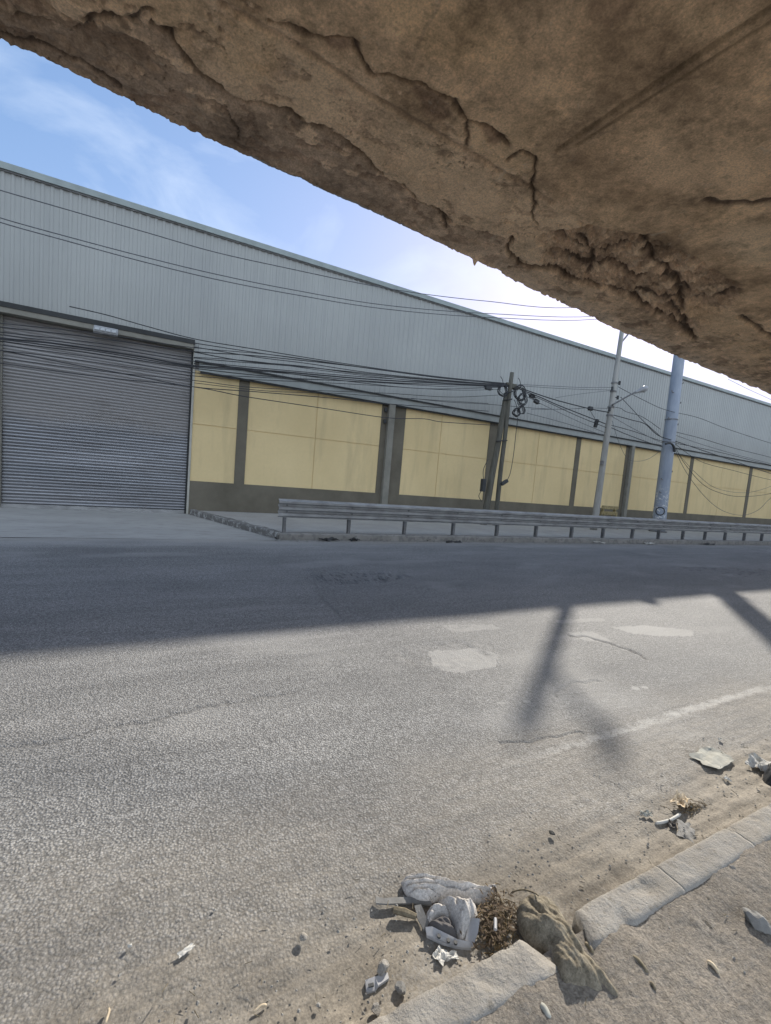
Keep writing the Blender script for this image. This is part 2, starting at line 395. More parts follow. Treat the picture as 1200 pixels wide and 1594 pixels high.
# litter
def fabric(name, a, b, sc=9, fine=260):
    t = NT(name, 0.95, 0, 0.05)
    c = t.ramp(t.noise(sc, 5, 0.6), [(0.3, a), (0.7, b)])
    c = t.mix(1.0, c, t.ramp(t.noise(fine*.5, 4, .7), [(0.32, 0.66), (0.68, 1.3)]), 'MULTIPLY'); t.color(c)
    bb = t.bump(t.noise(fine, 2), 0.5, 0.002); t.bump(t.noise(45, 4), 0.4, 0.006, bb); return t.m
RAG = fabric('dirty_white_cloth', (0.40, 0.38, 0.355), (0.58, 0.555, 0.525))
SACK = fabric('woven_sack', (0.125, 0.108, 0.080), (0.28, 0.248, 0.19), 26, 300)
PLAST = simple('scuffed_white_plastic', (0.40, 0.40, 0.405), 0.5, 0, 0.2, 25, 120, 0.2, 0.001)
GREYP = simple('grey_scrap', (0.19, 0.188, 0.18), 0.8, 0, 0.25, 25, 120, 0.3, 0.002)
PAPER = simple('crumpled_paper', (0.55, 0.54, 0.50), 0.8, 0, 0.15, 30, 80, 0.4, 0.003)
CARD = simple('dusty_cardboard', (0.36, 0.355, 0.31), 0.9, 0, 0.2, 20, 100, 0.4, 0.002)
CREAM = simple('cream_scrap', (0.58, 0.48, 0.34), 0.8, 0, 0.25, 30)
STRAW = simple('dry_straw', (0.20, 0.15, 0.085), 0.95, 0, 0.6, 60)
TWIG = simple('dry_twig', (0.19, 0.16, 0.11), 0.9, 0, 0.4, 50)
STONE = simple('grey_stone', (0.24, 0.235, 0.22), 0.9, 0, 0.3, 25, 120, 0.5, 0.004)
BLACKBAG = simple('black_bag_film', (0.035, 0.037, 0.04), 0.35, 0, 0.2, 10, 30, 0.5, 0.01)

# ------------------------------------------------------------------ ground
mb = MB(); mb.add([(-2500, -2500, -0.06), (2500, -2500, -0.06), (2500, 2500, -0.06), (-2500, 2500, -0.06)], [(0, 1, 2, 3)])
tag(mb.build('ground', GROUND), 'dusty bare earth around the road and warehouse', 'ground', kind='structure')

KF, KB = 0.92, 0.80           # near kerb front and back (Y)
xs = growth_axis(-1.4, 3.1, 0.0075, -120, 200, 1.013)
ys = growth_axis(KF-0.02, 2.0, 0.0075, KF-0.03, 9.52, 1.014)
X, Y = np.meshgrid(xs, ys)
def px_poly(pts, Z=0.0): return [on_z(a, b, Z) for a, b in pts]
WX = X+0.05*fbm(X*3, Y*3, 3); WY = Y+0.04*fbm(X*3+40, Y*3, 3)
near_fade = 1/(1+(np.abs(X-1)/9)**2)
dirt = ss(1.74, 1.12, WY+0.22*fbm(X*1.1, Y*1.6, 5)+0.02*X*(X < 3)+0.05)
dirt = np.maximum(dirt, 0.5*ss(2.35, 1.3, WY+0.3*fbm(X*.9+7, Y*2, 5)))
dirt = np.maximum(dirt, ss(9.15, 9.45, WY+0.25*fbm(X*0.8, Y*2, 4))*0.8)
# light, worn, dusty patches on the asphalt
dust = 0.35*ss(0.05, 0.6, fbm(X*0.5+3, Y*1.2, 5))
def blob(px, py, rx, ry, amt, rotk=0.0):
    p = on_z(px, py); dx = (WX-p.x); dy = (WY-p.y)
    d = np.hypot(dx/rx, dy/ry)+0.45*fbm(X*3.5+px, Y*3.5, 5)
    return amt*ss(1.15, 0.6, d)
for a in ( (990, 1072, 0.05, 0.03, 0.9), (1006, 1070, 0.04, 0.02, 0.9), (780, 1095, 0.035, 0.02, 0.8), (822, 1092, 0.04, 0.02, 0.8), (480, 880, 0.5, 0.2, 0.3)):
    dust = np.maximum(dust, blob(*a))
dust = np.maximum(dust, 0.55*ss(8.2, 9.4, WY+0.35*fbm(X*0.6, Y*1.5, 5))*(1-0.3*ss(2, 4, X)))
def road_poly(pts, amt, e=3.0):
    P = px_poly(pts); A_ = X+0.03*fbm(X*7, Y*7, 4); B_ = Y+0.03*fbm(X*7+5, Y*7+8, 4); c = np.zeros(X.shape, bool)
    for i in range(len(P)):
        a, b = P[i], P[(i+1) % len(P)]; c ^= ((a.y > B_) != (b.y > B_)) & (A_ < (b.x-a.x)*(B_-a.y)/(b.y-a.y+1e-12)+a.x)
    return c*amt*ss(-0.95, -0.25, fbm(X*6, Y*6, 4))
for P_, am in (([(668, 1012), (742, 1007), (778, 1020), (770, 1038), (705, 1048), (672, 1038)], .62), ([(952, 977), (1000, 973), (1082, 981), (1078, 990), (1022, 990), (985, 987)], .75), ([(882, 985), (925, 984), (952, 999), (915, 999)], .6), ([(688, 973), (765, 971), (778, 979), (705, 984)], .45), ([(860, 966), (935, 962), (945, 967), (870, 971)], .5)):
    dust = np.maximum(dust, road_poly(P_, am))
dust = np.clip(dust, 0, 1)
n1 = fbm(X*14, Y*14, 4); n2 = fbm(X*1.3, Y*1.3+9, 4)
ew = 0.055*(0.75+0.5*n1)
paint = ss(ew*1.5, ew*0.3, np.abs(Y-1.735+0.012*fbm(X*2, Y*0, 3)))*ss(-0.9, 0.3, n1+0.5*n2+0.12)*ss(1.1, 2.7, X)*0.62
paint = np.maximum(paint, ss(0.075, 0.04, np.abs(Y-4.02))*ss(0.0, 0.35, n1+0.3)*ss(0.2, 0.45, fbm(X*0.8+5, Y*0, 2)+0.18)*0.55*ss(3.5, 5, X))
# cracks, potholes and tar seams
tar = np.zeros_like(X); dep = np.zeros_like(X)
JX = X+0.05*fbm(X*6, Y*6, 4); JY = Y+0.05*fbm(X*6+9, Y*6+4, 4)
def road_crack(pts, wd, amt, depth):
    global tar, dep
    d = dist_poly(JX, JY, px_poly(pts)); m_ = ss(wd, wd*0.3, d)
    tar = np.maximum(tar, m_*amt); dep = np.minimum(dep, -m_*depth)
road_crack([(885, 990), (915, 992), (950, 1003), (980, 1012), (1007, 1027)], 0.028, 0.65, 0.012)
rdg = ss(0.10, 0.0, np.abs(fbm(X*2.2, Y*7, 5, .6)))
for a in ((560, 898, 0.95, 0.42, 1), (1160, 889, 1.6, 0.5, 1), (1090, 885, .8, .3, 1)):
    pm = blob(*a); tar = np.maximum(tar, pm*(0.12+0.5*rdg)); dep = np.minimum(dep, -pm*rdg*0.03)
road_crack([(0, 1167), (90, 1150), (190, 1130), (330, 1100), (470, 1072)], 0.022, 0.35, 0.006)
road_crack([(780, 1160), (850, 1150), (905, 1140)], 0.02, 0.22, 0.006)
road_crack([(500, 930), (530, 960)], 0.03, 0.35, 0.006)
road_crack([(0, 985), (250, 985), (420, 968), (600, 950), (860, 925)], 0.035, 0.22, 0.004)
road_crack([(860, 1085), (890, 1065), (930, 1060)], 0.03, 0.2, 0.005)
tar = np.maximum(tar, 0.15*ss(0.0, 0.5, fbm(X*0.35+30, Y*1.1+5, 5)))
seam = [(486, 895), (500, 930), (545, 975), (600, 1022), (660, 1056), (740, 1115), (800, 1175)]
sd_ = dist_poly(JX, JY, px_poly(seam)); SP = px_poly(seam); sy = np.interp(Y, [p.y for p in SP][::-1], [p.x for p in SP][::-1])
right = ss(-0.03, 0.06, JX-sy)*ss(1.9, 2.3, Y)*ss(8, 6, Y)
tar = np.maximum(tar, 0.20*ss(0.05, 0.0, sd_)); tar = np.maximum(tar, right*(0.07+0.16*ss(1.0, 0.1, JX-sy)*ss(-.1, .3, fbm(X*9, Y*9, 4))))
# faint lengthwise tyre bands
tar = np.maximum(tar, 0.13*ss(-0.05, 0.35, fbm(X*0.35+60, Y*5.5, 5, .6)))
Z = 0.012*fbm(X*0.5, Y*0.5, 3)+dep*1.0
Z += dirt*(0.006*fbm(X*9, Y*9, 5)*near_fade+0.006*fbm(X*3, Y*14, 4))*ss(2.2, 1.7, Y)
# dirt banked up by passing tyres beside the kerb
Z += dirt*0.0028*np.sin((Y+0.02*np.sin(X*2.1)+0.05*fbm(X*0.8, Y, 2))*75)*ss(1.5, 1.2, Y)*ss(0.0, 0.25, 0.2+fbm(X*1.2+5, Y*4, 3))
Z += 0.022*ss(1.25, 0.95, Y+0.05*fbm(X*2, Y*2, 3))
Z += blob(690, 1015, 0.5, 0.3, -0.01)
X_r, Y_r = X, Y
tag(grid_obj('road', X, Y, Z, ASPHALT, dict(dirt=dirt, dust=dust, paint=np.clip(paint, 0, 1), tar=tar)), 'worn grey asphalt road with dusty edges', 'road', kind='structure')

# dirt verge behind the near kerb
xs = growth_axis(-0.6, 3.6, 0.0085, -60, 90, 1.03); ys = growth_axis(0.3, KB+0.05, 0.0085, -25, KB+0.055, 1.03)
X, Y = np.meshgrid(xs, ys)
Z = 0.082+0.008*fbm(X*7, Y*7, 5)+0.014*fbm(X*1.5, Y*1.5, 3)+0.004*fbm(X*30, Y*30, 3)+0.007*ss(0.6, 0.8, Y)
tag(grid_obj('dirt_verge', X, Y, Z, DIRT), 'bare dirt strip behind the near kerb', 'dirt', kind='structure')

# far side: apron, sidewalk, kerbs
YW = 14.0
SX0, SXK = 0.42, 2.15
mb = MB(); mb.add([(-60, 9.5, 0.004), (2.2, 9.5, 0.004), (SX0+0.1, 13.9, 0.01), (SX0+.1, 14.35, 0.01), (-60, 14.35, 0.01)], [(0, 1, 2, 3, 4)])
tag(mb.build('driveway', APRON), 'dusty concrete driveway in front of the roller shutter', 'driveway', kind='structure')
mb = MB(); v = [(SX0+0.2, 13.85), (2.32, 9.75), (120, 9.75), (120, 14.1), (SX0+0.2, 14.1)]
mb.add([(a, b, 0.13) for a, b in v]+[(a, b, -0.05) for a, b in v], [(0, 1, 2, 3, 4)]+[(i, (i+5), (i+1) % 5+5, (i+1) % 5) for i in range(5)])
tag(mb.build('sidewalk', SIDEWALK), 'raised concrete sidewalk along the warehouse wall', 'sidewalk', kind='structure')
def kerb_strip(name, pts, wdt, z, mat, seg=0.25, jit=0.006, **tg):
    v = []; f = []; n = 0
    P = [Vector(p) for p in pts]; cs = [(0, -0.05), (0.0, z-0.02), (0.02, z), (wdt, z), (wdt, -0.05)]
    line = []
    for a, b in zip(P[:-1], P[1:]):
        k = max(1, int((b-a).length/seg))
        for i in range(k): line.append((a.lerp(b, i/k), (b-a).normalized()))
    line.append((P[-1], (P[-1]-P[-2]).normalized()))
    for p, d in line:
        nrm = Vector((-d.y, d.x, 0))
        for (q, zz) in cs:
            j = jit*mnoise.noise(Vector((p.x*2.3, p.y*2.3+q*9, zz*9)))*2
            s_ = p+nrm*(q+j); v.append((s_.x, s_.y, zz+j))
    for i in range(len(line)-1):
        for k in range(4):
            a = i*5+k; f.append((a, a+5, a+6, a+1))
    f.append((0, 1, 2, 3, 4)); e = (len(line)-1)*5; f.append((e+4, e+3, e+2, e+1, e))
    mb = MB(); mb.add(v, f); o = mb.build(name, mat, smooth=False); return o
tag(kerb_strip('kerb', [(2.16, 9.55, 0), (60, 9.55, 0), (120, 9.55, 0)], 0.2, 0.15, FARKERB), 'long grey concrete kerb under the guardrail on the far side', 'kerb', kind='structure')
tag(kerb_strip('kerb', [(SX0, 13.9, 0), (2.12, 9.58, 0)], 0.2, 0.16, RAMPKERB, 0.12, 0.012), 'slanting kerb with flaking white paint beside the driveway', 'kerb', kind='structure')

# near kerb: separate cast blocks, a gap between the two runs under the sack
def kerb_block(x0, x1, label, ztop=0.098, cut0=0, cut1=0):
    nx = max(4, int((x1-x0)/0.012)); prof = [(KF+0.012, -0.04), (KF+0.006, 0.04), (KF+.002, ztop-0.018), (KF-0.004, ztop-0.006), (KF-0.014, ztop-0.001)]
    prof += [(KF-0.014-(KF-0.014-KB)*k/8, ztop) for k in range(1, 8)] + [(KB, ztop-0.006), (KB-0.006, ztop-0.02), (KB-0.01, -0.04)]
    v = []; f = []; L_ = len(prof)
    for i in range(nx+1):
        x = x0+(x1-x0)*i/nx
        e = min(i, nx-i)/nx*(x1-x0); rd = 0.0
        for (y, z) in prof:
            n_ = mnoise.noise(Vector((x*14, y*14, z*14)))*0.0022+mnoise.noise(Vector((x*60, y*60, z*60)))*0.0012
            chip = (-0.03*max(0, mnoise.noise(Vector((x*9+3, y*12, 5.0)))-0.28) if z > 0.05 else 0)-(0.02*max(0, mnoise.noise(Vector((x*16, 2.0, 7.0)))-0.1) if z > ztop-0.02 and y > KF-0.03 else 0)
            v.append((x+(cut0*(y-KF) if i == 0 else 0)+(cut1*(y-KF) if i == nx else 0), y+n_*0.8, z+n_+chip-rd*(z > 0)))
    for i in range(nx):
        for k in range(L_-1):
            a = i*L_+k; f.append((a, a+1, a+L_+1, a+L_))
    f.append(tuple(range(L_-1, -1, -1))); f.append(tuple(nx*L_+k for k in range(L_)))
    mb = MB(); mb.add(v, f); return tag(mb.build('kerb_block', KERB, loc=((x0+x1)/2, KF, 0), smooth=True), label, 'kerb', 'near kerb blocks')
g0 = on_z(806, 1457, 0.1).x; g1 = on_z(896, 1410, 0.1).x
kerb_block(-0.9, 0.18, 'kerb block leaving the picture at the bottom edge'); kerb_block(0.1808, g0, 'sunlit kerb block ending at the straw beside the sack', cut1=-0.5)
kerb_block(g1, on_z(1020, 1345, .1).x, 'short kerb block just beyond the sack', cut0=0.6)
kerb_block(on_z(1020, 1345, .1).x+.0008, on_z(1128, 1284, .1).x, 'middle block of the upper kerb run beyond the sack')
kerb_block(on_z(1128, 1284, .1).x+.0008, 4.1, 'kerb block leaving the picture at its right edge'); kerb_block(4.11, 6.1, 'kerb block just outside the right edge')

# ------------------------------------------------------------------ overpass
ZD = 4.85
epx = [(0, 65), (50, 84), (100, 108), (200, 160), (300, 209), (400, 254), (500, 298), (560, 322), (620, 349), (740, 405), (850, 458), (960, 512), (1060, 557), (1130, 585), (1200, 612)]
ep = [on_z(a, b, ZD) for a, b in epx]
ex = np.array([p.x for p in ep]); ey = np.array([p.y for p in ep])
pf = np.polyfit(ex, ey, 2)
def edge_y(x):
    xc = np.clip(x, -2.0, 14.0)
    y = np.interp(xc, ex, ey)*0.6+np.polyval(pf, xc)*0.4
    s0 = (ey[2]-ey[0])/(ex[2]-ex[0])*0+0.06; s1 = 0.06
    return y+np.where(x < -2.0, (x+2.0)*s0, 0)+np.where(x > 14.0, (x-14)*s1, 0)
xs = growth_axis(-2.2, 5.0, 0.014, -45, 75, 1.009)
vs = np.concatenate([np.arange(0, 5.6, 0.0145), [6, 6.5]])
X, V = np.meshgrid(xs, vs)
edge_rag = 0.018*fbm(X*7, X*0+1, 6, 0.72)-0.05*np.clip(fbm(X*2.2+4, X*0+8, 5, .65)-0.08, 0, 1)
Y = edge_y(X)-V+edge_rag*ss(0.3, 0.0, V)
JX = X+0.05*fbm(X*3.5, Y*3.5, 5, 0.6); JY = Y+0.05*fbm(X*3.5+31, Y*3.5+7, 5, 0.6)
fine = 1/(1+np.clip(X-5, 0, 99)/6)
def dpoly(pts): return [on_z(a, b, 4.9) for a, b in pts]
def side_y(pts, JX):       # y of a left-to-right feature line at each x
    P = sorted([(p.x, p.y) for p in dpoly(pts)]); a = np.array(P); return np.interp(JX, a[:, 0], a[:, 1])
C1 = [(-60, -12), (0, 10), (40, 25), (80, 36), (115, 44), (140, 36), (165, 28), (190, 34), (232, 22)]
C2 = [(240, 48), (262, 60), (285, 92), (310, 120), (345, 142), (400, 168), (420, 178), (450, 180), (480, 198), (510, 208), (540, 230), (570, 255), (600, 280), (625, 290), (645, 310), (685, 330), (700, 345)]
C3 = [(420, 48), (455, 62), (495, 70), (545, 76), (560, 105), (580, 127), (610, 135), (660, 150), (700, 170), (725, 200), (760, 212), (790, 238)]
C4 = [(790, 262), (805, 250), (830, 255), (832, 280), (826, 300), (834, 318), (828, 345), (834, 360)]
C5 = [(795, 372), (790, 392), (810, 410), (850, 417), (880, 432), (930, 448), (975, 462), (1010, 482), (1045, 500), (1078, 528)]
C6 = [(1000, 402), (1030, 394)]
C7 = [(1040, 478), (1060, 500), (1080, 530)]
C8 = [(1150, 497), (1175, 512), (1205, 532), (1240, 545)]
C9 = [(990, 455), (1020, 468), (1060, 473), (1110, 468), (1150, 460)]
C10 = [(725, 200), (727, 225), (724, 243)]
C11 = [(870, 370), (905, 395), (940, 400), (975, 385)]
C12 = [(680, 330), (690, 340), (698, 355)]
C14 = [(0, 45), (60, 62), (130, 95), (190, 135)]
C15 = [(880, 400), (910, 420), (945, 415), (990, 440), (1030, 435), (1070, 460)]
C16 = [(900, 375), (920, 400), (915, 430)]
C17 = [(1000, 380), (1015, 415), (1050, 440), (1060, 490)]
C18 = [(345, 165), (365, 195), (372, 215)]
C13 = [(1095, 325), (1160, 330), (1205, 322)]
GRV = [(345, 20), (400, 50), (450, 82), (500, 112), (560, 152), (600, 175), (690, 226), (760, 266), (830, 305), (860, 325)]
GRV2 = [(880, 345), (920, 362), (1000, 405), (1080, 445), (1160, 482), (1260, 528)]
z = 0.012*fbm(X*0.8, Y*0.8, 4)+0.006*fbm(X*5, Y*5, 5, 0.6)*fine
crack = np.zeros_like(X)
for pts, wd, dp in ((C1, .028, .035), (C2, .030, .04), (C3, .026, .035), (C4, .020, .03), (C5, .05, .06), (C6, .05, .05), (C7, .06, .05), (C8, .06, .05), (C9, .05, .03), (C10, .018, .02), (C11, .04, .03), (C12, .02, .02), (C13, .05, .02), (C14, .02, .02), (C15, .06, .05), (C16, .05, .04), (C17, .05, .05), (C18, .012, .012)):
    d = dist_poly(JX, JY, dpoly(pts)); wv = wd*(0.65+1.2*np.clip(0.5+fbm(X*4, Y*4+pts[0][0], 3), 0, 1.2))
    m_ = ss(wv, wv*0.15, d); crack = np.maximum(crack, m_); z = z+m_*dp*1.3
edge_zone = ss(1.9, 1.0, V+0.3*fbm(X, Y, 3))
for (fx, ox, wv_, dp_) in ((1.5, 3.0, .014, .018), (2.6, 41.0, .012, .012)):
    vn = np.abs(fbm(X*fx+ox, Y*fx*1.5+ox, 5, .55)); on = ss(0.0, 0.25, fbm(X*0.9+ox, Y*1.6, 3)+0.02)
    m_ = ss(wv_, wv_*0.2, vn)*edge_zone*on; crack = np.maximum(crack, m_*0.8); z = z+m_*dp_
# ledges left where the cover has broken away (higher = recessed into the slab)
c2y = side_y([(-100, -20), (0, 10), (110, 44), (232, 30)]+C2+[(720, 352), (780, 368)], JX)
m_c2 = ss(-0.008, 0.012, JY-c2y)*ss(-3, -2, X)*ss(4.6, 4.1, X)
z = z+m_c2*(0.034+0.014*fbm(X*9, Y*9, 5, .65))
c3y = side_y(C3, JX); rng3 = ss(dpoly(C3)[0].x-0.05, dpoly(C3)[0].x+0.1, X)*ss(dpoly(C3)[-1].x+0.1, dpoly(C3)[-1].x-0.1, X)
m_c3 = ss(-0.008, 0.01, JY-c3y)*rng3
z = z+m_c3*0.022
# drip groove and form joint
gd = dist_poly(X, Y+0.012*fbm(X*2, Y*2, 3), dpoly(GRV)); grv = ss(0.045, 0.01, gd); z = z+grv*0.022
gd2 = dist_poly(X, Y+0.03*fbm(X*2, Y*2, 3), dpoly(GRV2)); z = z+ss(0.16, 0.0, gd2)*0.02
JA = on_z(872, 250, 4.9); JB = on_z(1240, 14, 4.9)
jd = dist_poly(X, Y, [JA, JB]); jo1 = dist_poly(X, Y, [Vector((JA.x-.055, JA.y, 0)), Vector((JB.x-.055, JB.y, 0))]); jo2 = dist_poly(X, Y, [Vector((JA.x+.055, JA.y-.15, 0)), Vector((JB.x+.055, JB.y, 0))])
joint = np.maximum(ss(0.034, 0.010, jo1), ss(0.034, 0.010, jo2)); z = z-ss(0.07, 0.05, jd)*0.012+joint*0.012
#jd2 = dist_poly(X, Y, [Vector((JA.x+.07, JA.y-.75, 0)), Vector((JB.x+.07, JB.y, 0))]);
jx = np.abs(((X-JA.x+1.95) % 2.44)-1.22); jj = ss(0.012, 0.004, np.abs(jx-1.22))*(V > 2.7)
z = z-jj*0.003
sc = dist_poly(X, Y, [on_z(645, 92, 4.9), on_z(700, -10, 4.9)]); z = z-ss(0.014, 0.004, sc)*0.005
# spalled rough area
def inside(pts, JX, JY):
    P = dpoly(pts); c = np.zeros(JX.shape, bool); n = len(P)
    for i in range(n):
        a, b = P[i], P[(i+1) % n]
        cond = ((a.y > JY) != (b.y > JY)) & (JX < (b.x-a.x)*(JY-a.y)/(b.y-a.y+1e-12)+a.x); c ^= cond
    return c.astype(float)
def blur(a, k=2):
    for _ in range(k):
        a = (a+np.roll(a, 1, 0)+np.roll(a, -1, 0)+np.roll(a, 1, 1)+np.roll(a, -1, 1))/5
    return a
spall = blur(inside([(835, 372), (905, 362), (985, 372), (1060, 400), (1155, 455), (1140, 478), (1090, 520), (1060, 522), (1000, 480), (930, 450), (880, 435), (845, 415)], JX, JY))
rough = fbm(X*6, Y*6, 6, 0.7); rid = np.abs(fbm(X*4+5, Y*4, 5, 0.6))
terr = np.round((rough+0.6*fbm(X*2+9, Y*5, 4))*3.2)/3.2
z = z+spall*(0.045+0.045*rough+0.03*terr-0.10*np.clip(0.22-rid, 0, 1))
pits = np.zeros_like(X)
for pts in ([(500, 74), (542, 80), (552, 100), (530, 104), (505, 92)], [(640, 152), (672, 158), (700, 180), (704, 196), (690, 203), (662, 190)], [(745, 208), (765, 212), (780, 228), (770, 240), (752, 230)],
            [(915, 5), (990, 0), (985, 40), (950, 62), (910, 50)]):
    m_ = blur(inside(pts, JX, JY)); pits = np.maximum(pits, m_*(1 if pts[0][0] != 915 else .45)); z = z+m_*(0.015 if pts[0][0] != 915 else 0.004)
spall2 = ss(0.12, 0.3, fbm(X*1.1+2, Y*2.3+3, 4))*ss(-1.2, -0.2, -X-0.6)
z = z+spall2*0.022*(1+2*fbm(X*8, Y*8, 4))
scour = ss(0.10, 0.30, fbm(X*1.6+22, Y*3.2+3, 5, .6))*ss(1.9, 1.2, V)*ss(2.5, 3.5, X); z = z+scour*(0.018+0.02*fbm(X*7, Y*7, 5, .7))
z += 0.10*ss(0.0, 1.2, V)+0.03*ss(1.2, 2.2, V)
z -= 0.02*ss(0.05, 0.0, V)
# little hanging bit at the lip
hp = on_z(740, 405, ZD); hb = ss(0.05, 0.0, np.hypot(X-hp.x, V)); z -= 0.09*hb*(V < 0.06)
# colours
def C(*a): return np.array(a)
KD = np.array([2.12, 1.82, 1.60])
col = np.ones(X.shape+(3,))*C(0.255, 0.210, 0.152)
def over(c, m_): 
    global col
    col = col*(1-m_[..., None])+c*m_[..., None]
over(C(0.20, 0.160, 0.112), 0.7*ss(-0.05, 0.35, fbm(X*0.7+11, Y*0.7, 5)))
over(C(0.35, 0.290, 0.205), 0.75*ss(0.02, 0.4, fbm(X*0.9+51, Y*0.9, 5)))
gy = side_y(GRV+[(900, 350), (1000, 405), (1160, 482), (1260, 528)], X)
strip = ss(-0.1, 0.15, Y-gy)*(1-m_c2)
over(C(0.42, 0.36, 0.27), 0.85*strip*ss(on_z(300, 100, 4.9).x-.2, on_z(380, 90, 4.9).x, X)*ss(7.5, 5.0, X))
over(C(0.185, 0.160, 0.132), 0.85*m_c2)
face = ss(0.10, 0.0, JY-c2y-0.02*fbm(X*8, Y*8, 4))*m_c2; z = z+face*(0.02+0.03*fbm(X*12, Y*12, 5, .7)); over(C(0.30, 0.26, 0.205), 0.5*face*ss(0, .3, fbm(X*4+1, Y*4, 4)))
lip = ss(-0.10, 0.0, JY-c2y)*(1-m_c2)*ss(4.6, 4.1, X); over(C(0.47, 0.405, 0.305), 0.55*lip*ss(-.1, .25, fbm(X*2.5+8, Y*2.5, 4)))
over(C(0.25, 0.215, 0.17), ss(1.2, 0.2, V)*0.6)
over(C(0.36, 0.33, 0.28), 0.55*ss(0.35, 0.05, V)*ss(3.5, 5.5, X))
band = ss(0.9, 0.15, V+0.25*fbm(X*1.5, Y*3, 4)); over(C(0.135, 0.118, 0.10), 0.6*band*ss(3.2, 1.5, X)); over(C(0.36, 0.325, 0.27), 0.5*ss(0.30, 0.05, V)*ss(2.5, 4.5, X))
chips = ss(0.22, 0.30, fbm(X*3.3+13, Y*5+2, 5, .6))*edge_zone; over(C(0.50, 0.43, 0.33), 0.6*chips*ss(0.2, 0.5, V)); z = z-chips*0.008
dk = ss(0.20, 0.29, fbm(X*2.4+33, Y*4.4+12, 5, .6))*edge_zone; over(C(0.12, 0.095, 0.075), 0.6*dk); z = z+dk*0.012
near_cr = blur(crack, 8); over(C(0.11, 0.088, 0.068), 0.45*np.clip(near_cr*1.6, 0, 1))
over(C(0.19, 0.155, 0.12), 0.75*spall); over(C(0.40, 0.35, 0.27), 0.5*spall*ss(0.05, 0.35, fbm(X*3, Y*3, 4)))
for (a, b, rx, ry, cc, am) in ((815, 390, 0.35, 0.25, (0.48, 0.42, 0.32), 0.9), (1120, 505, 1.3, 0.35, (0.46, 0.38, 0.27), 0.85), (1185, 395, 0.8, 0.4, (0.42, 0.37, 0.28), 0.6), (640, 270, 0.6, 0.2, (0.44, 0.375, 0.28), 0.5), (390, 90, .3, .3, (0.42, 0.35, 0.245), .6), (1100, 250, 1.0, .7, (0.36, 0.30, 0.22), .5), (700, 60, .7, .3, (.34, .275, .185), .6)):
    p = on_z(a, b, 4.9); over(C(*cc), am*ss(1.1, 0.5, np.hypot((JX-p.x)/rx, (JY-p.y)/ry)+0.3*fbm(X*3, Y*3, 4)))
for (a, b, rx, ry, am) in ((1060, 400, 1.6, 0.25, 0.6), (960, 290, 1.0, 0.3, .45), (200, 70, .35, .25, .3), (950, 30, .45, .3, .5), (860, 210, 1.2, .2, .3)):
    p = on_z(a, b, 4.9); over(C(0.125, 0.10, 0.072), am*ss(1.2, 0.2, np.hypot((JX-p.x)/rx, (JY-p.y)/ry)+0.5*fbm(X*2.5, Y*2.5, 4)))
over(C(0.13, 0.10, 0.075), 0.85*pits); over(C(0.15, 0.12, 0.09), 0.6*grv); over(C(0.11, 0.09, 0.06), 0.75*joint)
over(C(0.16, 0.13, 0.10), 0.5*ss(0.02, 0.008, sc))
over(C(0.045, 0.038, 0.032), 0.9*crack)
specks = ss(0.50, 0.56, fbm(X*13+3, Y*13, 4, .6)); over(C(0.09, 0.07, 0.05), specks*0.35)
ZS = ZD+z
col = np.clip(col*(1+0.5*fbm(X*1.4+70, Y*1.4, 7, .62)+0.3*fbm(X*11, Y*11, 4, .6))[..., None]*KD*1.32, 0.02, 5)
col = col*np.minimum(1, 0.88/col.max(-1, keepdims=True))
ov = empty('overpass', (3.0, 5.0, ZD), 'cracked brown concrete overpass deck overhead', 'overpass')
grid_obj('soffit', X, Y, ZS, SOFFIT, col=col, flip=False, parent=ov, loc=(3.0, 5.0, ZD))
# outer face, deck top and parapet
mb = MB(); n = len(xs); ye = Y[0]; zb = ZS[0]; v = []; f = []
top = [(0.0, None), (0.012, 0.03), (0.02, 0.55), (-0.02, 0.60), (-0.02, 1.45), (-0.24, 1.45), (-0.24, 0.60), (-6.5, 0.60), (-6.5, 0.0)]
for i in range(n):
    for (dy, dz) in top: v.append((xs[i], ye[i]+dy, zb[i] if dz is None else ZD+dz))
k_ = len(top)
for i in range(n-1):
    for k in range(k_-1): a = i*k_+k; f.append((a, a+1, a+k_+1, a+k_))
mb.add(v, f); mb.build('edge_face', CONC, ov)

# ------------------------------------------------------------------ warehouse
wh = empty('warehouse', (SX0, YW, 0), 'long warehouse with grey ribbed cladding over yellow walls', 'warehouse')
ZR = 8.24; ZT = 4.50; ZY = 4.24; ZP = 1.02; ZMID = 2.71; ZDOOR = 5.02
DX0, DX1 = -4.02, 0.33
XR = 90.0
# corrugated sheet
def ribs(x0, x1, z0, z1, y):
    pitch = 0.19; v = []; f = []
    x = x0; prof = []
    while x < x1:
        prof += [(x, 0), (x+0.095, 0), (x+0.115, -0.019), (x+0.165, -0.019)]; x += pitch
    prof.append((x1, 0)); prof = [p for p in prof if p[0] <= x1]
    for (px_, d) in prof: v += [(px_, y+d, z0), (px_, y+d, z1)]
    f = [(2*i, 2*i+2, 2*i+3, 2*i+1) for i in range(len(prof)-1)]
    return v, f
mb = MB(); mb.add(*ribs(DX1+0.02, XR, ZT-0.05, ZR, YW-0.04)); mb.add(*ribs(-14, DX1+0.018, ZDOOR, ZR, YW-0.04))
mb.build('cladding', CLAD, wh)
mb = MB(); mb.box(-14, XR, YW+0.3, 45, 0, ZR-0.05); mb.box(-14, DX0-0.02, YW, YW+0.298, 0, ZDOOR+.1); mb.box(-14, XR, YW-.005, YW+0.295, ZDOOR+0.12, ZR-0.06); mb.box(DX1+0.062, XR, YW+0.003, YW+0.297, ZY, ZDOOR+0.11)
mb.build('wall_core', CONC, wh)
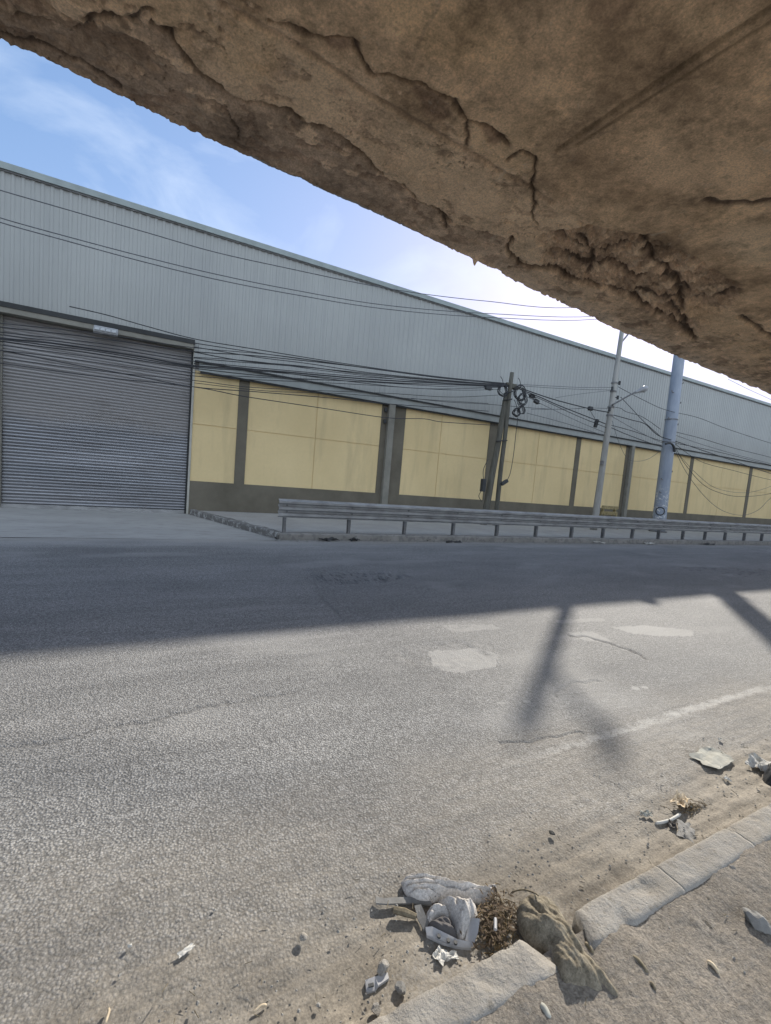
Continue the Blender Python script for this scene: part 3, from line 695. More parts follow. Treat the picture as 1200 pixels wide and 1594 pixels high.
mb = MB(); mb.add([(-14.1, YW-0.12, ZR), (XR, YW-0.12, ZR), (XR, 30, ZR+1.2), (-14.1, 30, ZR+1.2), (XR, 45, ZR+.4), (-14.1, 45, ZR+.4)], [(0, 1, 2, 3), (3, 2, 4, 5)])
mb.build('roof', ROOFM, wh)
mb = MB(); mb.box(-14.1, XR, YW-0.13, YW+0.02, ZR-0.10, ZR+0.05); mb.build('roof_cap', CAP, wh)
mb = MB(); mb.box(-14.1, XR, YW-0.09, YW-0.07, ZR-0.135, ZR-0.103); mb.build('cap_flashing', POSTM, wh)
# masonry wall with recessed grooves
stripes = [(1.638, 1.946), (6.52, 7.50), (11.45, 11.85), (16.58, 16.88), (20.17, 20.72), (25.82, 26.12), (32.3, 32.65), (38.9, 39.3), (45.6, 46.0), (52.3, 52.7), (59, 59.4), (66, 66.4), (73, 73.4), (80, 80.4)]
edges = [DX1+0.06] + [e for s in stripes for e in s] + [XR]
mbw = MB()
G = 0.012
for i in range(0, len(edges)-1, 2):
    a, b = edges[i], edges[i+1]
    cuts = [a]
    if b-a > 3: cuts.append({2: 4.144, 4: 9.1, 6: 14.22}.get(i, (a+b)/2))
    cuts.append(b)
    for c0, c1 in zip(cuts[:-1], cuts[1:]):
        mbw.box(c0+(G if c0 != a else 0), c1-(G if c1 != b else 0), YW, YW+0.10, ZP, ZMID-G)
        mbw.box(c0+(G if c0 != a else 0), c1-(G if c1 != b else 0), YW, YW+0.10, ZMID+G, ZY+0.02)
mbw.box(DX1+0.06, XR, YW+0.02, YW+0.29, ZP-0.02, ZY-0.003)
mbw.build('yellow_wall', YELLOW, wh)
mb = MB(); mb.box(DX1+0.06, XR, YW-0.02, YW+0.27, 0.0, ZP); mb.build('plinth', PLINTH, wh)
for (a, b) in stripes:
    mb = MB(); mb.box(a, b, YW-0.022, YW+0.09, ZP+0.001, ZY+0.015); mb.build('pilaster', PLINTH, wh)
for (a, b) in ((6.74, 6.98), (20.40, 20.62)):
    mb = MB(); mb.box(a, b, YW-0.17, YW-0.024, 0.131, ZY+0.0); mb.build('downpipe', STEELCOL, wh)
mb = MB(); mb.bevbox(6.60, 6.69, YW-0.10, YW-0.024, 3.55, 3.68, .006); mb.build('junction_box', BLACKP, wh)
mb = MB(); mb.bevbox(6.60, 6.70, YW-0.08, YW-0.024, 3.95, 4.1, .006); mb.build('junction_box', BLACKP, wh)
mb = MB(); mb.box(DX1+0.16, XR, YW-0.15, YW-0.07, ZY, ZT-0.03); mb.build('trim_band', TRIM, wh)
mb = MB(); mb.box(DX1+0.04, XR, YW-0.19, YW-0.055, ZT-0.028, ZT+0.02); mb.box(DX1+0.2, XR, YW-0.13, YW-0.05, ZY-0.05, ZY-0.002); mb.build('shadow_gap_flashing', DARKTRIM, wh)  # upper strip is coloured dark to stand in for the shadow gap
mb = MB(); mb.box(DX1, DX1+0.058, YW-0.03, YW+0.28, 0.0, ZDOOR+0.10); mb.build('door_jamb', WHITEJ, wh)
# roller shutter
mb = MB(); v = []; f = []; pitch = 0.083; k = 0; zz = 0.03
prof = []
while zz < ZDOOR-0.02:
    for q in range(7):
        a = q/7; prof.append((zz+a*pitch, -0.020*math.sin(math.pi*min(1, a/0.8)) if a < 0.8 else 0.008))
    zz += pitch
for (zq, d) in prof: v += [(DX0, YW+0.16+d, zq), (DX1, YW+0.16+d, zq)]
f = [(2*i, 2*i+1, 2*i+3, 2*i+2) for i in range(len(prof)-1)]
mb.add(v, f); sh = mb.build('roller_shutter', SHUTTER, wh)
mb = MB(); mb.box(DX0+0.03, DX1-0.03, YW+0.10, YW+0.135, 0.012, 0.11); mb.build('bottom_rail', GALV, sh)
mb = MB(); mb.box(DX0-0.03, DX0+0.03, YW+0.08, YW+0.13, 0.012, ZDOOR); mb.build('guide_rail', STEELCOL, sh)
mb = MB(); mb.box(DX1-0.05, DX1-0.001, YW+0.08, YW+0.13, 0.012, ZDOOR); mb.build('guide_rail', DARKTRIM, sh)
mb = MB(); mb.box(-14, DX1+0.02, YW-0.16, YW-0.07, ZDOOR-0.06, ZDOOR+0.06); mb.build('door_flashing', DARKTRIM, wh)
mb = MB(); mb.box(-14, DX1-0.01, YW-0.14, YW+0.12, ZDOOR-0.19, ZDOOR-0.063); mb.build('door_header', STEELCOL, wh)

# floodlight on the header
fp = on_y(165, 515, YW-0.3)
fl = empty('floodlight', fp, 'small grey floodlight with four lenses over the roller shutter', 'floodlight')
Mx = Matrix.Translation(fp) @ Matrix.Rotation(R(-35), 4, 'X')
mb = MB(); mb.bevbox(-0.27, 0.27, -0.05, 0.05, -0.12, 0.10, 0.015, Mx); mb.build('housing', LAMPW, fl)
for i in range(4):
    mb = MB(); mb.bevbox(-0.24+i*0.122, -0.13+i*0.122, -0.075, -0.052, -0.10, 0.02, 0.01, Mx); mb.build('lens', LENS, fl)
for sx in (-.2, .2):
    mb = MB(); mb.tube([fp+Vector((sx, 0.02, 0.02)), fp+Vector((sx, 0.17, 0.08))], 0.015); mb.build('bracket', POSTM, fl)

# ------------------------------------------------------------------ guardrail
GX0 = on_y(432, 790, 9.72).x
gr = empty('guardrail', (GX0, 9.72, 0.15), 'long galvanised steel guardrail along the far sidewalk', 'guardrail')
ztop = 0.93; hgt = 0.43
prof = []
for k in range(37):
    a = k/36; d = 0.5-0.5*math.cos(a*6*math.pi); d = min(1, max(0, (d-.18)/.55)); prof.append((ztop-hgt*a, -0.085*d))
def beam(x0, x1, off):
    v = []; f = []
    for x in (x0, x1):
        for (zq, d) in prof: v.append((x, 9.66+d+off, zq))
        for (zq, d) in prof[::-1]: v.append((x, 9.663+d+off, zq))
    N = 2*len(prof)
    for i in range(N): f.append((i, (i+1) % N, N+(i+1) % N, N+i))
    return v, f
bx = GX0; i = 0
mb = MB()
while bx < 70:
    mb.add(*beam(bx, bx+4.85, -0.004 if i % 2 else 0.0)); bx += 4.78; i += 1
bm_ = mb.build('beam', GALV, gr, smooth=False)
post_x = [2.33+1.602*k for k in range(40)]
for k, x in enumerate(post_x):
    x = x*9.75/9.8+random.uniform(-0.02, 0.02)
    mb = MB(); zt = 0.90
    M_ = Matrix.Translation((x, 9.80, 0.1)) @ Matrix.Rotation(R(random.uniform(-1.5, 1.5)), 4, 'Y')
    mb.box(-0.005, 0.005, -0.045, 0.045, 0, zt-0.1, M_); mb.box(-0.032, 0.032, -0.053, -0.045, 0, zt-0.1, M_); mb.box(-0.032, 0.032, 0.045, 0.053, 0, zt-0.1, M_)
    mb.build('post', POSTM, gr)
    for zq in (ztop-0.143, ztop-0.287):
        if x > 32: break
        mb = MB(); mb.tube([(x, 9.668, zq), (x, 9.640, zq)], 0.024, 8); mb.build('bolt', POSTM, bm_)
    if k > 60: break

# ------------------------------------------------------------------ poles
YP1, YP2, YP3 = 12.8, 12.2, 12.2
def pole(mb, p0, p1, r0_, r1_, n=16, seg=14, wob=0.0):
    pts = [Vector(p0).lerp(Vector(p1), i/seg)+Vector((wob*math.sin(i*0.9), 0, 0)) for i in range(seg+1)]
    mb.tube(pts, [r0_+(r1_-r0_)*i/seg for i in range(seg+1)], n)
def ring(mb, c, rad, tr, ax='y', n=20, wob=0.0, tilt=0):
    pts = []
    for i in range(n+1):
        a = 2*math.pi*i/n; q = rad*(1+wob*math.sin(3*a+c[0]))
        pts.append(Vector(c)+Vector((q*math.cos(a), 0.04*math.sin(2*a)+tilt*math.cos(a), q*math.sin(a))))
    mb.tube(pts, tr, 6, False)

b1p = on_y(757, 790, YP1); t1 = on_y(789, 612, YP1); b2p = on_y(773, 790, YP1-0.1); t2 = on_y(797, 580, YP1-0.1)
def extend(a, b, z): return a+(b-a)*((z-a.z)/(b.z-a.z))
tp = empty('utility_pole', extend(b2p, t2, 0.1), 'twin weathered wooden utility posts tangled with coiled cables', 'utility pole')
mb = MB(); pole(mb, extend(b1p, t1, 0.1), t1, 0.135, 0.10, wob=0.008); mb.build('post', WOOD, tp, True)
mb = MB(); pole(mb, extend(b2p, t2, 0.1), t2, 0.09, 0.075, wob=0.01); mb.build('post', WOOD, tp, True)
for zq in (3.35, 4.9, 5.2):
    mb = MB()
    a = extend(b1p, t1, min(zq, t1.z)); b = extend(b2p, t2, zq)
    mb.tube([a+Vector((-.16, -.1, -.03)), a+Vector((0, -.17, 0)), b+Vector((.02, -.14, .04)), b+Vector((.12, -.02, .05)), b+Vector((.02, .12, .04)), a+Vector((0, .17, 0)), a+Vector((-.16, -.1, -.03))], 0.018, 6)
    mb.build('strap', CABLE, tp, True)
mb = MB(); q = on_y(797, 600, YP1); mb.box(q.x-0.35, q.x+0.12, q.y-0.12, q.y-0.04, q.z-0.04, q.z+0.04); mb.build('crossarm', WOOD, tp)
mb = MB(); mb.box(q.x-0.1, q.x+0.28, q.y-0.14, q.y+0.1, q.z-0.12, q.z-0.05); mb.build('crossarm', WOOD, tp)
mb = MB(); q = on_y(752, 752, YP1-0.14); mb.bevbox(q.x-0.09, q.x+0.07, q.y-0.1, q.y+0.06, q.z-0.32, q.z+0.16, 0.015); 
mb.tube(smooth_line([q+Vector((0, 0, .12)), q+Vector((-.05, 0, .5)), q+Vector((.12, 0, .9))]), 0.012, 6); mb.tube(smooth_line([q+Vector((-.05, 0, -.3)), q+Vector((-.14, 0, -.5)), q+Vector((0.02, 0, -.7))]), 0.012, 6)
mb.build('meter_box', BLACKP, tp)
random.seed(3)
for (a, b, rr, lab) in ((783, 607, 0.19, 'cable coil hanging left of the twin wooden posts'), (810, 612, 0.27, 'large cable coil hanging just right of the twin posts'), (813, 622, 0.21, 'oval cable coil overlapping the large coil on the posts'),
                   (804, 641, 0.15, 'small round cable coil below the others on the twin posts'), (812, 637, 0.14, 'small coil hanging lowest beside the twin posts')):
    c_ = on_y(a, b, YP1-0.2-random.random()*0.1)
    mb = MB()
    for k in range(6):
        ring(mb, c_+Vector((random.uniform(-.03, .03), random.uniform(-.04, .04), random.uniform(-.05, .05))), rr*random.uniform(0.85, 1.1), 0.011, wob=random.uniform(0.02, 0.12), tilt=random.uniform(-.04, .04))
    mb.tube([c_+Vector((0, 0, rr)), c_+Vector((-0.05, 0.05, rr+0.2)), c_+Vector((-0.1, 0.1, rr+0.3))], 0.012, 6)
    tag(mb.build('cable_coil', CABLE, loc=c_, smooth=True), lab, 'cable coil', 'cable coils on the twin posts')
def splice(px_, py_, Y_, w_, h_, lab, rot=0.0, L2=0):
    c_ = on_y(px_, py_, Y_); M_ = Matrix.Translation(c_) @ Matrix.Rotation(rot, 4, 'Y')
    e = empty('splice_box', c_, lab, 'splice box', 'cable splice boxes')
    mb = MB(); mb.bevbox(-w_/2, w_/2, -0.06, 0.06, -h_/2, h_/2, 0.012, M_); mb.build('housing', BLACKP, e)
    mb = MB(); mb.tube([M_ @ Vector((-w_/2-0.08, 0, 0)), M_ @ Vector((w_/2+0.08, 0, 0))], 0.018, 6); mb.build('cable_gland', CABLE, e)
splice(760, 604, YP1-0.05, 0.26, 0.13, 'dark splice box on the cables left of the twin posts', 0.08)
splice(828, 617, 12.7, 0.22, 0.12, 'upper of two splice boxes right of the twin posts', 0.15)
splice(835, 625, 12.7, 0.22, 0.15, 'lower of two splice boxes right of the twin posts', 0.3)
splice(919, 636, 12.35, 0.20, 0.16, 'splice box on the cables just left of the slender pole', 0.0)
splice(928, 659, 12.35, 0.12, 0.34, 'narrow splice box hanging low beside the slender pole', 0.25)
# box dangling on its own cord
c_ = on_y(785, 751, YP1-0.35)
e = empty('hanging_box', c_, 'small dark box dangling on a long cord beside the twin posts', 'junction box')
mb = MB(); mb.bevbox(-0.16, 0.16, -0.06, 0.06, -0.06, 0.06, 0.012, Matrix.Translation(c_) @ Matrix.Rotation(R(-32), 4, 'Y')); mb.build('housing', BLACKP, e)
mb = MB(); mb.tube(smooth_line([on_y(806, 650, YP1-0.35), on_y(803, 675, YP1-0.35), on_y(799, 710, YP1-0.35), on_y(794, 737, YP1-0.35), on_y(789, 748, YP1-0.35)]), 0.012, 6); mb.build('cord', CABLE, e, True)

# slender pole with street lamp
pb = on_y(928, 795, YP2); pt = on_y(968, 516, YP2); base = extend(pb, pt, 0.1)
topz = 8.62
sp = empty('utility_pole', base, 'slender tapering concrete pole carrying the small street lamp', 'utility pole')
mb = MB(); pole(mb, base, extend(pb, pt, topz), 0.145, 0.085); mb.build('shaft', POLEC, sp, True)
def at2(z): return extend(pb, pt, z)
for zq in (5.0, 5.35, 6.0, 6.35):
    q = at2(zq); mb = MB(); mb.tube([q+Vector((0, 0, -.03)), q+Vector((0, 0, .03))], 0.155-.0075*(zq-3), 12); mb.build('band', POSTM, sp)
for zq, dx in ((6.05, -.22), (5.75, .2), (6.35, .18), (5.2, -.2)):
    q = at2(zq); mb = MB(); mb.tube([q, q+Vector((dx, -0.1, 0.02))], 0.022, 6); mb.tube([q+Vector((dx, -0.1, -0.06)), q+Vector((dx, -0.1, 0.09))], 0.045, 8); mb.build('insulator', BLACKP, sp)
q = at2(3.0); mb = MB(); mb.box(q.x-0.2, q.x-0.1, q.y-0.12, q.y, q.z-.08, q.z+0.08); mb.build('bracket', POSTM, sp)
# lamp
a0 = on_y(952, 631, YP2-0.1); a1 = on_y(984, 613, YP2-0.7); a2 = on_y(999, 607, YP2-0.9); a3 = on_y(1008, 603, YP2-1.0)
sl = empty('street_lamp', a0, 'small grey street lamp on a short arm on the slender pole', 'street lamp')
mb = MB(); mb.tube(smooth_line([a0, a1, a2]), 0.032, 8); mb.build('arm', POSTM, sl, True)
mb = MB(); pts = smooth_line([a1.lerp(a2, .3), a2, a2.lerp(a3, .5), a3], 5); nn_ = len(pts)
mb.tube(pts, [0.04+0.085*math.sin(math.pi*min(1, (i+1)/(nn_+0.5))**1.4) for i in range(nn_)], 12); mb.build('lamp_head', LAMPW, sl, True)
mb = MB(); c_ = a2.lerp(a3, .45)+Vector((0, 0, -0.10)); mb.tube([c_+Vector((0, 0, .05)), c_, c_+Vector((0, 0, -.05))], [0.10, 0.085, 0.03], 12); mb.build('lens', LENS, sl, True)
# upper bracket arm mostly above the deck edge
u0_ = at2(7.95); u1 = Vector((17.2, 12.4, 8.75)); u2 = Vector((17.5, 12.42, 8.92)); u3 = Vector((17.12, 12.12, 8.90))
sl2 = empty('street_lamp', u0_, 'upper bracket arm rising from the top of the slender pole', 'street lamp')
mb = MB(); mb.tube(smooth_line([u0_, u0_.lerp(u1, .5), u1, u2]), 0.035, 8); mb.build('arm', POSTM, sl2, True)
mb = MB(); mb.tube(smooth_line([u2, u2.lerp(u3, .35), u2.lerp(u3, .8), u3], 3), [.04, .05, .065, .08, .09, .09, .09, .08, .06, .04], 12); mb.build('lamp_head', LAMPW, sl2, True)

# big steel pole
pb3 = on_y(1027, 800, YP3); pt3 = on_y(1057, 556, YP3); base3 = extend(pb3, pt3, 0.1)
bp = empty('utility_pole', base3, 'thick blue grey steel pole with flaking paint at its foot', 'utility pole')
mb = MB(); pole(mb, base3, extend(pb3, pt3, 11.5), 0.29, 0.20, 24); mb.build('shaft', POLEB, bp, True)
def at3(z): return extend(pb3, pt3, z)
mb = MB(); q = base3; mb.tube([q, q+Vector((0, 0, .1))], 0.38, 20); mb.build('base_plate', POSTM, bp)
for zq, s_ in ((7.1, 1), (6.6, -1), (6.2, 1), (5.2, 1), (5.4, -1), (2.6, -1), (2.0, -1), (4.4, 1), (3.0, 1)):
    q = at3(zq); rr = 0.26; mb = MB(); mb.tube([q+Vector((s_*rr*0.8, -0.08, 0)), q+Vector((s_*(rr+0.13), -0.1, 0)), q+Vector((s_*(rr+0.13), -0.1, .07))], 0.02, 6); mb.build('step_bolt', POSTM, bp)
for zq in (5.4, 4.35):
    q = at3(zq); mb = MB(); mb.tube([q+Vector((0, 0, -.02)), q+Vector((0, 0, .02))], 0.268, 20); mb.build('band', POSTM, bp)
# ring sprayed on the pole foot: follows the curved surface
q = on_y(1027, 796, YP3-0.29); ax = at3(q.z); rad3 = 0.283; mb = MB(); v = []; f = []
n = 40; facing = math.atan2(-ax.y, -ax.x)
for i in range(n):
    a = 2*math.pi*i/n
    for rr in (0.155, 0.205):
        du = rr*math.cos(a)/rad3; dz = rr*math.sin(a)
        cc = extend(pb3, pt3, q.z+dz); th = facing+du
        rloc = 0.29+(0.20-0.29)*((q.z+dz-0.1)/11.4)+0.004
        v.append((cc.x+rloc*math.cos(th), cc.y+rloc*math.sin(th), q.z+dz))
for i in range(n): j = (i+1) % n; f.append((2*i, 2*j, 2*j+1, 2*i+1))
mb.add(v, f); mb.build('painted_ring', BLACKP, bp)

# ------------------------------------------------------------------ cables
def cable(pts, Y0, Y1, rad, lab, group, mat=CABLE, ext0=0, ext1=0, end=None):
    n_ = len(pts); W = []
    x0, x1 = pts[0][0], pts[-1][0]
    for (a, b) in pts:
        t_ = (a-x0)/(x1-x0); W.append(on_y(a, b, Y0+(Y1-Y0)*t_))
    if ext0:
        p_ = W[0].copy(); d = (W[0]-W[1]).normalized()
        for q in (0.12, 0.3, 0.6, 1.0): W.insert(0, p_+d*ext0*q+Vector((0, 0, (ext0*q)**2*0.003)))
    if ext1:
        p_ = W[-1].copy(); d = (W[-1]-W[-2]).normalized()
        for q in (0.12, 0.3, 0.6, 1.0): W.append(p_+d*ext1*q+Vector((0, 0, (ext1*q)**2*0.003)))
    if end: W.append(Vector(end))
    mb = MB(); mb.tube(smooth_line(W, 6), rad*(0.78 if 'roofline' in group else 0.95), 6)
    o = mb.build('cable', mat, loc=W[0], smooth=True); return tag(o, lab, 'cable', group)
GU = 'overhead lines across the roofline'
cable([(-80, 272), (0, 296), (100, 325), (225, 361), (337, 393), (450, 418), (560, 441), (655, 457), (760, 469), (890, 479)], YP2, YP2, 0.014, 'topmost thin overhead line crossing the cladding and sky', GU, CABLEG, ext0=12, end=at3(10.9))
cable([(-80, 312), (0, 339), (100, 367), (225, 400), (337, 427), (450, 450), (600, 475), (760, 488), (930, 492)], YP2, YP2, 0.014, 'upper of the paired overhead lines crossing the cladding', GU, CABLEG, ext0=12, end=at3(10.75))
cable([(-80, 318), (0, 346), (100, 374), (225, 408), (337, 435), (450, 457), (600, 481), (760, 494), (927, 497)], YP2, YP2, 0.014, 'lower of the paired overhead lines crossing the cladding', GU, CABLEG, ext0=12, end=at3(10.6))
GL = 'cables running left from the twin posts'
LL = [
 ([(108, 477), (165, 490), (225, 507), (305, 528), (400, 544), (550, 568), (680, 586), (792, 597)], .013, 'cable fixed to the cladding above the shutter, rising leftmost', 0),
 ([(-60, 500), (0, 509), (150, 526), (300, 547), (400, 554), (550, 570), (690, 588), (792, 599)], .014, 'highest cable crossing the shutter below the floodlight', 8),
 ([(-60, 508), (0, 517), (150, 534), (300, 557), (480, 572), (660, 590), (792, 599)], .012, 'second cable down across the shutter top', 8),
 ([(-60, 516), (0, 526), (80, 534), (150, 544), (225, 556), (300, 569), (420, 577), (600, 592), (792, 601)], .022, 'thickest dark cable bundle crossing the shutter to the twin posts', 8),
 ([(-60, 523), (0, 531), (150, 551), (300, 573), (420, 586), (520, 592), (660, 598), (780, 600)], .013, 'cable sagging just below the thick bundle across the shutter', 8),
 ([(-60, 536), (0, 545), (112, 567), (195, 582), (300, 602), (400, 610), (520, 620), (595, 628), (680, 634), (760, 640)], .013, 'cable crossing from the shutter onto the top of the yellow wall', 8),
 ([(-60, 556), (0, 565), (150, 586), (300, 602), (380, 617), (493, 634), (600, 650), (660, 652), (690, 657), (770, 662)], .013, 'lowest sagging cable along the yellow wall panels', 8),
 ([(-60, 541), (15, 547), (120, 560), (300, 585), (420, 592), (550, 598), (700, 607), (780, 606)], .010, 'faint cable between the shutter and the grey trim band', 8),
 ([(302, 534), (400, 549), (500, 563), (600, 577), (700, 590), (792, 597)], .012, 'cable starting at the shutter corner towards the twin posts', 0),
 ([(302, 566), (400, 575), (530, 592), (660, 605), (780, 603)], .012, 'cable starting at the open end of the trim band', 0),
 ([(302, 596), (420, 609), (520, 612), (600, 618), (760, 628)], .009, 'thin slack cable just under the trim band', 0),
 ([(-60, 495), (0, 503), (150, 519), (300, 541), (430, 553), (560, 571), (700, 590), (792, 598)], .010, 'thin cable running close under the shutter header', 8),
 ([(-60, 512), (0, 521), (150, 539), (300, 562), (450, 577), (600, 589), (792, 600)], .012, 'third cable down across the shutter top', 8),
 ([(-60, 519), (0, 528), (150, 547), (300, 571), (420, 579), (600, 595), (792, 602)], .014, 'cable hugging the underside of the thick bundle', 8),
 ([(-60, 528), (0, 537), (150, 557), (300, 580), (420, 588), (560, 594), (700, 602), (785, 602)], .011, 'slack cable across the middle of the cable fan on the shutter', 8),
 ([(-60, 549), (0, 557), (150, 577), (300, 592), (380, 602), (470, 607), (600, 612), (700, 618), (775, 615)], .010, 'cable just above the lowest one across the shutter', 8),
 ([(302, 540), (400, 556), (480, 566), (600, 583), (792, 600)], .012, 'second cable starting at the shutter corner', 0),
 ([(302, 548), (380, 562), (470, 570), (600, 586), (792, 600)], .014, 'third cable starting at the shutter corner', 0),
 ([(302, 556), (400, 563), (520, 579), (650, 593), (792, 602)], .010, 'fourth cable starting at the shutter corner', 0),
 ([(640, 620), (700, 626), (756, 629), (860, 637), (912, 635)], .010, 'thin cable crossing behind the twin posts to the slender pole', 0),
]
for pts, rr, lab, e0 in LL:
    cable(pts, YP1+random.uniform(-.1, .1), YP1-0.1, rr, lab, GL, ext0=e0)
GM = 'cables between the twin posts and the slender pole'
MM = [
 ([(800, 598), (860, 601), (905, 603), (955, 603)], .010, 'upper thin level cable from twin posts to slender pole', CABLEG),
 ([(802, 600), (860, 604), (905, 606), (955, 607)], .010, 'lower thin level cable from twin posts to slender pole', CABLEG),
 ([(803, 601), (835, 613), (870, 624), (917, 636), (948, 642)], .022, 'thick cable bundle from twin posts down to slender pole', CABLE),
 ([(807, 605), (840, 618), (867, 630), (905, 645), (943, 660)], .020, 'thick sloping cable just under the main bundle', CABLE),
 ([(812, 609), (850, 625), (900, 648), (945, 666)], .013, 'middle sloping cable between twin posts and slender pole', CABLE),
 ([(820, 643), (855, 652), (890, 662), (937, 677)], .011, 'lowest sloping cable between twin posts and slender pole', CABLEG),
 ([(827, 637), (880, 637), (913, 635), (950, 636)], .010, 'thin level cable at splice box height', CABLEG),
 ([(865, 619), (905, 613), (950, 608)], .008, 'thin cable rising rightwards to the slender pole', CABLEG),
 ([(810, 612), (845, 630), (900, 656), (948, 676)], .010, 'slack cable under the middle sloping cable', CABLEG),
 ([(919, 640), (925, 650), (928, 655)], .010, 'short drop cord joining the two splice boxes', CABLE)]
for pts, rr, lab, mt in MM: cable(pts, YP1-0.1, YP2, rr, lab, GM, mt)
GR_ = 'cables running right from the slender pole'
RR = [
 ([(962, 602), (1000, 622), (1036, 638), (1086, 650), (1133, 668), (1200, 690), (1260, 708)], .012, 'highest long cable passing the thick pole to the right edge', 12),
 ([(955, 646), (984, 654), (1004, 660), (1025, 678), (1055, 688), (1120, 710), (1200, 737), (1260, 752)], .018, 'thick sagging cable passing behind the thick pole', 12),
 ([(966, 618), (985, 638), (1002, 656), (1030, 681)], .013, 'steep cable dropping from slender pole to thick pole', 0),
 ([(952, 662), (988, 672), (1028, 686), (1052, 690), (1120, 704), (1200, 724), (1260, 738)], .014, 'cable at trim height passing the thick pole', 12),
 ([(952, 666), (975, 676), (1010, 689), (1032, 696)], .016, 'lower thick cable from slender pole to thick pole', 0),
 ([(958, 634), (967, 636), (975, 641), (1000, 649), (1028, 668)], .012, 'kinked cable leaving the slender pole beside the lamp arm', 0),
 ([(952, 648), (980, 664), (1010, 680), (1032, 690)], .010, 'thin cable in the middle between slender and thick poles', 0),
 ([(953, 655), (962, 685), (975, 712), (990, 718), (1010, 714), (1030, 700)], .008, 'slack loop hanging over the yellow wall between the poles', 0),
 ([(1046, 671), (1090, 682), (1140, 697), (1200, 712), (1260, 728)], .013, 'upper cable leaving the thick pole towards the right edge', 12),
 ([(1047, 676), (1090, 691), (1140, 706), (1200, 722), (1260, 738)], .011, 'middle cable leaving the thick pole towards the right edge', 12),
 ([(1048, 689), (1090, 718), (1140, 732), (1200, 747), (1260, 758)], .012, 'cable dipping onto the yellow wall right of the thick pole', 12),
 ([(1050, 692), (1055, 710), (1072, 741), (1099, 775), (1125, 795), (1155, 802), (1180, 794), (1200, 775), (1240, 745)], .011, 'deepest slack loop over the yellow wall right of the thick pole', 8),
 ([(1052, 698), (1066, 722), (1093, 753), (1120, 767), (1153, 773), (1200, 768), (1250, 750)], .012, 'second slack loop over the yellow wall right of the thick pole', 8),
 ([(1055, 706), (1085, 738), (1115, 760), (1160, 767), (1200, 757), (1250, 735)], .009, 'shallow slack loop nearest the trim right of the thick pole', 8),
 ([(1133, 590), (1165, 606), (1200, 622), (1260, 650)], .010, 'faint line across the bright sky at the right edge', 12),
]
for pts, rr, lab, e1 in RR: cable(pts, YP2-0.1, YP3-0.4, rr, lab, GR_, CABLE if rr > .0115 else CABLEG, ext1=e1)
q = on_y(1043, 691, YP3-0.3)
mb = MB(); mb.tube(smooth_line([on_y(1036, 691, YP3-.33), on_y(1043, 690, YP3-.36), on_y(1048, 694, YP3-.33), on_y(1050, 703, YP3-.3)]), 0.045, 8)
tag(mb.build('cable_sleeve', BLACKP, loc=q, smooth=True), 'short black curved sleeve where cables leave the thick pole', 'cable sleeve')

# yellow barrier behind the rail
yb = on_z(945, 828, 0.13); yb = Vector((yb.x, 12.9, 0.13)); yb.x = on_y(945, 826, 12.9).x
e = empty('barrier', yb, 'low faded yellow barrier behind the guardrail by the slender pole', 'barrier')
for zq in (0.72, 0.98):
    mb = MB(); mb.bevbox(yb.x-0.55, yb.x+0.55, yb.y-0.03, yb.y+0.03, 0.13+zq-0.09, 0.13+zq+0.07, 0.01); mb.build('board', YPAINT, e)
for dx in (-0.42, 0.42):
    mb = MB(); mb.tube([(yb.x+dx, yb.y-0.2, 0.13), (yb.x+dx, yb.y+0.05, 1.1)], 0.035, 6); mb.tube([(yb.x+dx, yb.y+0.3, 0.13), (yb.x+dx, yb.y+0.06, 1.1)], 0.035, 6); mb.build('leg', YPAINT, e)

# ------------------------------------------------------------------ litter near the camera
def ribbon(pts_px, wl, wr, ht, n_u=70, n_v=40, folds=5, famp=0.25, seed=1.0, Z0=0.02, skew=0.0, zlist=None, fray=0.0):
    """a heap of cloth along a centre line: arched section with folds running along it"""
    if zlist is None: zlist = [Z0]*len(pts_px)
    P = [on_z(a, b, zz) for (a, b), zz in zip(pts_px, zlist)]
    Ls = smooth_line(P, 10); n_ = len(Ls)
    def lerp_list(l, t_): x = t_*(len(l)-1); i = min(int(x), len(l)-2); return l[i]+(l[i+1]-l[i])*(x-i)
    v = []; f = []
    for i in range(n_u+1):
        t_ = i/n_u; x = t_*(n_-1); k = min(int(x), n_-2); c_ = Ls[k].lerp(Ls[k+1], x-k)
        d = (Ls[min(k+2, n_-1)]-Ls[max(k-1, 0)]); d.z = 0; d.normalize(); nr = Vector((-d.y, d.x, 0))
        hh = lerp_list(ht, t_); a_ = lerp_list(wl, t_); b_ = lerp_list(wr, t_); zb_ = c_.z
        for j in range(n_v+1):
            s_ = j/n_v*2-1
            wdt = a_ if s_ > 0 else b_
            q = 1+0.10*mnoise.noise(Vector((t_*6, s_*1.0+seed, seed)))+fray*mnoise.noise(Vector((t_*40, s_*3, seed)))
            arch = (1-abs(s_)**2.4)
            fo = math.sin(s_*folds*math.pi+2.0*mnoise.noise(Vector((t_*3, s_*1.5, seed)))*2.2+seed)
            hz = hh*(arch*(0.72+famp*fo*(1-s_**4)) + 0.22*mnoise.noise(Vector((t_*9+seed, s_*3.5, 0)))*arch)
            p = c_+nr*(s_*wdt*q+skew*hz); v.append((p.x, p.y, zb_+hz+0.0015*mnoise.noise(Vector((t_*60, s_*40, 1)))))
    for i in range(n_u):
        for j in range(n_v): a = i*(n_v+1)+j; f.append((a, a+n_v+1, a+n_v+2, a+1))
    return v, f
